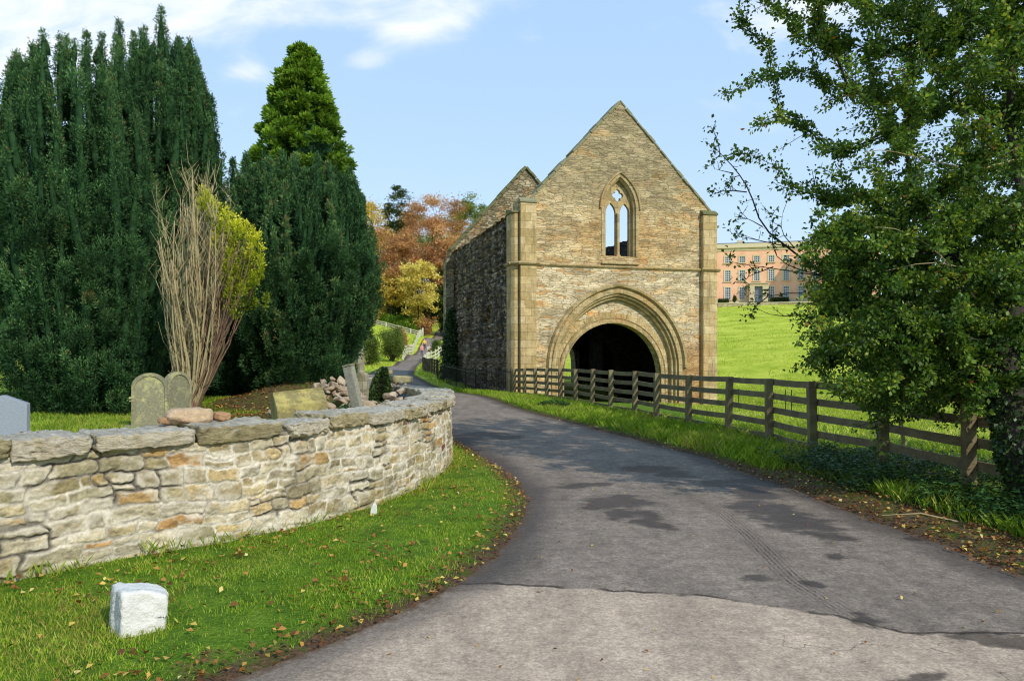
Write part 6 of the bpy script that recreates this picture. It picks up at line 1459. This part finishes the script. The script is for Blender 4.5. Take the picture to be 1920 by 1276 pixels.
scatter_stones('rubble_stone', 100, heap5, .15, .32, rub_m, 'pinkish rubble stone banked against the inside of the curved wall end', 'rubble inside the wall end', seed=6)
slab_m = mat_stone('slab_stone', [srgb(158,150,110), srgb(172,160,118)], bs=1.5)
stone('stone_slab', 201, (px_at(752, 17.0), 17.0, 1.22), (.46, .5, .16), (0, R(2), R(12)), slab_m, 'thick squared slab balanced on the broken wall end beside the lane', boxy=.95, n=8, rough=.12)
stone('stone_slab', 202, (px_at(720, 18.6), 18.6, 1.34), (.42, .5, .10), (0, R(-3), R(5)), slab_m, 'thin flat slab on top of the stacked stones left of the thick slab', boxy=.95, n=8, rough=.12)
x, y, z = on_wall(3.55+.62, .26); 
def wall_px(px):   # arc length where the wall face meets an image column
    s_ = np.linspace(1, LEN-1.2, 500); xw, yw, _, _ = wall_at(s_); return float(s_[np.abs(960+F*xw/yw-px).argmin()])
for px, sz, sd, lb in ((392, (.44, .22, .15), 301, 'large flat orange brown loose stone lying on the wall coping'), (462, (.16, .13, .09), 302, 'small pinkish stone next to the large loose stone on the coping'), (337, (.11, .09, .06), 303, 'small orange pebble like stone on the coping before the gravestones'), (357, (.11, .08, .06), 304, 'small pale stone beside the orange one on the coping')):
    s_ = wall_px(px*1.0-6); xw, yw, a, b = wall_at(s_); bk = .36; stone('loose_stone', sd, (xw-b*bk, yw+a*bk, WH+.155+sz[2]*.35), sz, (0, R(3), math.atan2(b, a)), loose_m, lb, boxy=.6, n=9, rough=.3)
# ivy clad stump
st_e = tag(empty('ivy_stump', (px_at(706, 15.6), 15.6, gz1(px_at(706, 15.6), 15.6))), 'leaning stump smothered in dark ivy beside the broken wall', 'stump')
MB().tube([(0,0,-.2),(.05,0,.3),(.16,.02,.8)], [.13,.12,.10], 9).build('trunk', grey_bark_m, st_e, smooth=True)
RNG = np.random.default_rng(9); t = RNG.random(2600); a = RNG.uniform(0, 6.283, 2600); rs = .19*np.sqrt(np.clip(1.02-t**3, .02, 1))*(1+.35*np.sin(a*3+t*5))*(1-.25*t); P = np.c_[.16*t+np.cos(a)*rs, np.sin(a)*rs, t*.90-.02]; V, Fq = leaf_quads(P, np.c_[np.cos(a), np.sin(a), RNG.uniform(-1, .3, 2600)], rnd_dirs(2600), .05, .045); mesh_np('ivy', V, Fq, ivy_m, st_e, attrs={'rnd': np.repeat(RNG.random(2600), 4)})
def weeds(name, x, y, r0, h_, n, mat, label, sd):
    global RNG; RNG = np.random.default_rng(sd); a = RNG.uniform(0, 6.283, n); q = np.sqrt(RNG.random(n))*r0; X_, Y_ = x+np.cos(a)*q, y+np.sin(a)*q; P = np.c_[X_, Y_, ground_z(X_, Y_)+RNG.random(n)*h_*(1-.5*q/r0)]; V, Fq = leaf_quads(P, np.c_[np.cos(a), np.sin(a), RNG.uniform(-.2, 1, n)], rnd_dirs(n, 1), RNG.uniform(.04, .08, n), RNG.uniform(.02, .045, n)); tag(mesh_np(name, V, Fq, mat, attrs={'rnd': np.repeat(RNG.random(n), 4)}), label, 'plant')
weeds('weed_clump', px_at(722, 15.0), 15.1, .34, .22, 1400, nettle_m, 'green weeds at the foot of the ivy stump', 1); weeds('weed_clump', px_at(664, 13.6), 13.5, .3, .38, 1500, nettle_m, 'green nettles left of the leaning stone post', 2)
weeds('weed_clump', px_at(592, 11.0), 11.0, .14, .38, 420, nettle_m, 'leafy weed in front of the tilted tomb', 3); weeds('weed_clump', 1.35, 24.3, .5, .3, 1500, nettle_m, 'dark weeds on the verge by the far end of the wooden fence', 4)
# ruined pillar and picket railings beyond
ru_m = mat_masonry('ruin_ashlar', [(0, srgb(130,122,98)), (.5, srgb(154,146,120)), (1, srgb(168,160,136))], srgb(84,78,62), ashlar=True, bw=.5, bh=.3)
X0 = px_at(640, 26); ru = tag(empty('ruined_pillar', (X0, 26, 0), R(-6)), 'ruined stone pillar with the springing of an arch under the wide yew', 'ruin')
arc = [(-1.55, 4.6)]+[(-1.55+1.5*math.cos(t), 1.75+1.5*math.sin(t)*1.05) for t in np.linspace(R(62), 0, 10)]+[(.0, -.3), (.78, -.3), (.78, 1.1), (.62, 1.25), (.58, 4.6)]
MB().prism(arc, [], fm, 0, .7).build('pier', ru_m, ru, bevel=.02); MB().box(.02, .84, -.08, .78, -.4, .5).build('plinth', ru_m, ru, bevel=.03)
m = NM('grey_picket'); pick_m = m.pbr(m.ramp(m.noise(6, 4), [(.3, srgb(70,62,56)), (.7, srgb(108,96,88))]), .85)
railings([(px_at(596, 27.5), 27.5), (px_at(647, 27.5), 27.3)], 'dark upright picket railings between the small gravestone and the ruined pillar', H=1.05, st=.085, post_every=7, rail_z=(.2, .85), mat=pick_m, bar=.05, name='picket_railings')
m_ = MB(); xg, yg = px_at(690, 40), 40; zg = gz1(xg, yg)
e = tag(empty('garden_bench', (xg, yg, zg)), 'small pale bench like frame beside the ruined pillar', 'bench')
MB().box(-.3, .3, -.18, .18, .42, .47).build('seat', pale_m, e, bevel=.01)
for sx_1 in (-.26, .26):
    for sy_1 in (-.14, .14): MB().box(sx_1-.025, sx_1+.025, sy_1-.025, sy_1+.025, 0, .419).build('leg', pale_m, e)

# ------------------------------------------------------------ people on the far lane
skin_mt = NM('skin').pbr(srgb(200, 150, 124), .6)
def skinned(name, V, E, Rd, mat, parent, sub=1):
    me = bpy.data.meshes.new(name); me.from_pydata(V, E, []); me.materials.append(mat); o = link(bpy.data.objects.new(name, me), parent)
    sk = o.modifiers.new('skin', 'SKIN'); me.skin_vertices[0].data[0].use_root = True
    for i, r_ in enumerate(Rd): me.skin_vertices[0].data[i].radius = (r_, r_)
    s_ = o.modifiers.new('sub', 'SUBSURF'); s_.levels = sub; s_.render_levels = sub; return o
def person(x, y, rz, h, coat, trou, hair, label, stride=.16, coat_len=.5):
    z = float(base_z(np.array([x]), np.array([y]))[0])+.02; e = tag(empty('person', (x, y, z), rz), label, 'person'); k = h/1.72; e.scale = (k, k, k)
    s = stride
    V = [(0,0,.93),(0,0,1.12),(0,0,1.38),(0,0,1.49),(0,.0,1.60),(0,-.01,1.70)]; E = [(0,1),(1,2),(2,3),(3,4),(4,5)]; Rr = [.13,.12,.14,.055,.085,.06]
    for sd, f in ((-1, s), (1, -s)):
        n = len(V); V += [(sd*.09, 0, .86), (sd*.1, f*.5-.03, .49), (sd*.1, f, .08), (sd*.1, f-.13, .03)]; E += [(0, n), (n, n+1), (n+1, n+2), (n+2, n+3)]; Rr += [.09, .06, .042, .035]
        n = len(V); V += [(sd*.19, 0, 1.37), (sd*.25, f*-.4+.02, 1.1), (sd*.25, f*-.8-.05, .86), (sd*.25, f*-.9-.07, .79)]; E += [(2, n), (n, n+1), (n+1, n+2), (n+2, n+3)]; Rr += [.06, .045, .03, .03]
        for q in range(4): m_ = len(V); V += [(sd*.25, f*-.9-.10+.02*q, .73-.008*(q % 2)), (sd*.243, f*-.9-.10+.02*q, .69-.006*(q % 3))]; E += [(n+3, m_), (m_, m_+1)]; Rr += [.009, .008]
        m_ = len(V); V += [(sd*.235, f*-.9-.125, .76)]; E += [(n+3, m_)]; Rr += [.01]
    skinned('body', V, E, Rr, skin_mt, e)
    V = [(0,0,.95),(0,0,1.15),(0,0,1.4),(0,0,1.46)]; E = [(0,1),(1,2),(2,3)]; Rr = [.165,.155,.165,.08]
    if coat_len > .5: V.append((0, 0, .72)); E.append((0, 4)); Rr.append(.19)
    for sd, f in ((-1, s), (1, -s)): n = len(V); V += [(sd*.2, 0, 1.37), (sd*.26, f*-.4+.02, 1.1), (sd*.26, f*-.8-.05, .87)]; E += [(2, n), (n, n+1), (n+1, n+2)]; Rr += [.08, .065, .05]
    skinned('jacket', V, E, Rr, coat, e)
    V = [(0,0,.95)]; E = []; Rr = [.15]
    for sd, f in ((-1, s), (1, -s)): n = len(V); V += [(sd*.09, 0, .84), (sd*.1, f*.5-.03, .49), (sd*.1, f, .1)]; E += [(0, n), (n, n+1), (n+1, n+2)]; Rr += [.105, .078, .06]
    skinned('trousers', V, E, Rr, trou, e); skinned('hair', [(0,.02,1.62),(0,.01,1.72)], [(0,1)], [.09,.075], hair, e)
    for sd, f in ((-1, s), (1, -s)): MB().box(sd*.1-.05, sd*.1+.05, f-.19, f+.08, .0, .09).build('shoe', hair, e, bevel=.02)
cm = lambda n_, c_: NM(n_).pbr(srgb(*c_), .85)
pinkc = cm('pink_cloth', (206,150,140)); yelc = cm('yellow_cloth', (226,190,70)); whc = cm('white_cloth', (206,200,190)); navy = cm('navy_cloth', (44,44,60)); brn = cm('brown_hair', (70,50,38)); jean = cm('denim_cloth', (70,84,116))
person(px_at(791, 112), 112, R(10), 1.68, pinkc, jean, brn, 'person in a pink coat and blue jeans, left of the three walkers', coat_len=.7)
person(px_at(796, 122), 122, R(0), 1.8, yelc, navy, brn, 'person in a yellow jacket, middle and farthest of the three walkers')
person(px_at(804.5, 113), 113, R(-8), 1.72, whc, navy, brn, 'person in a pale top and dark trousers, right of the three walkers')
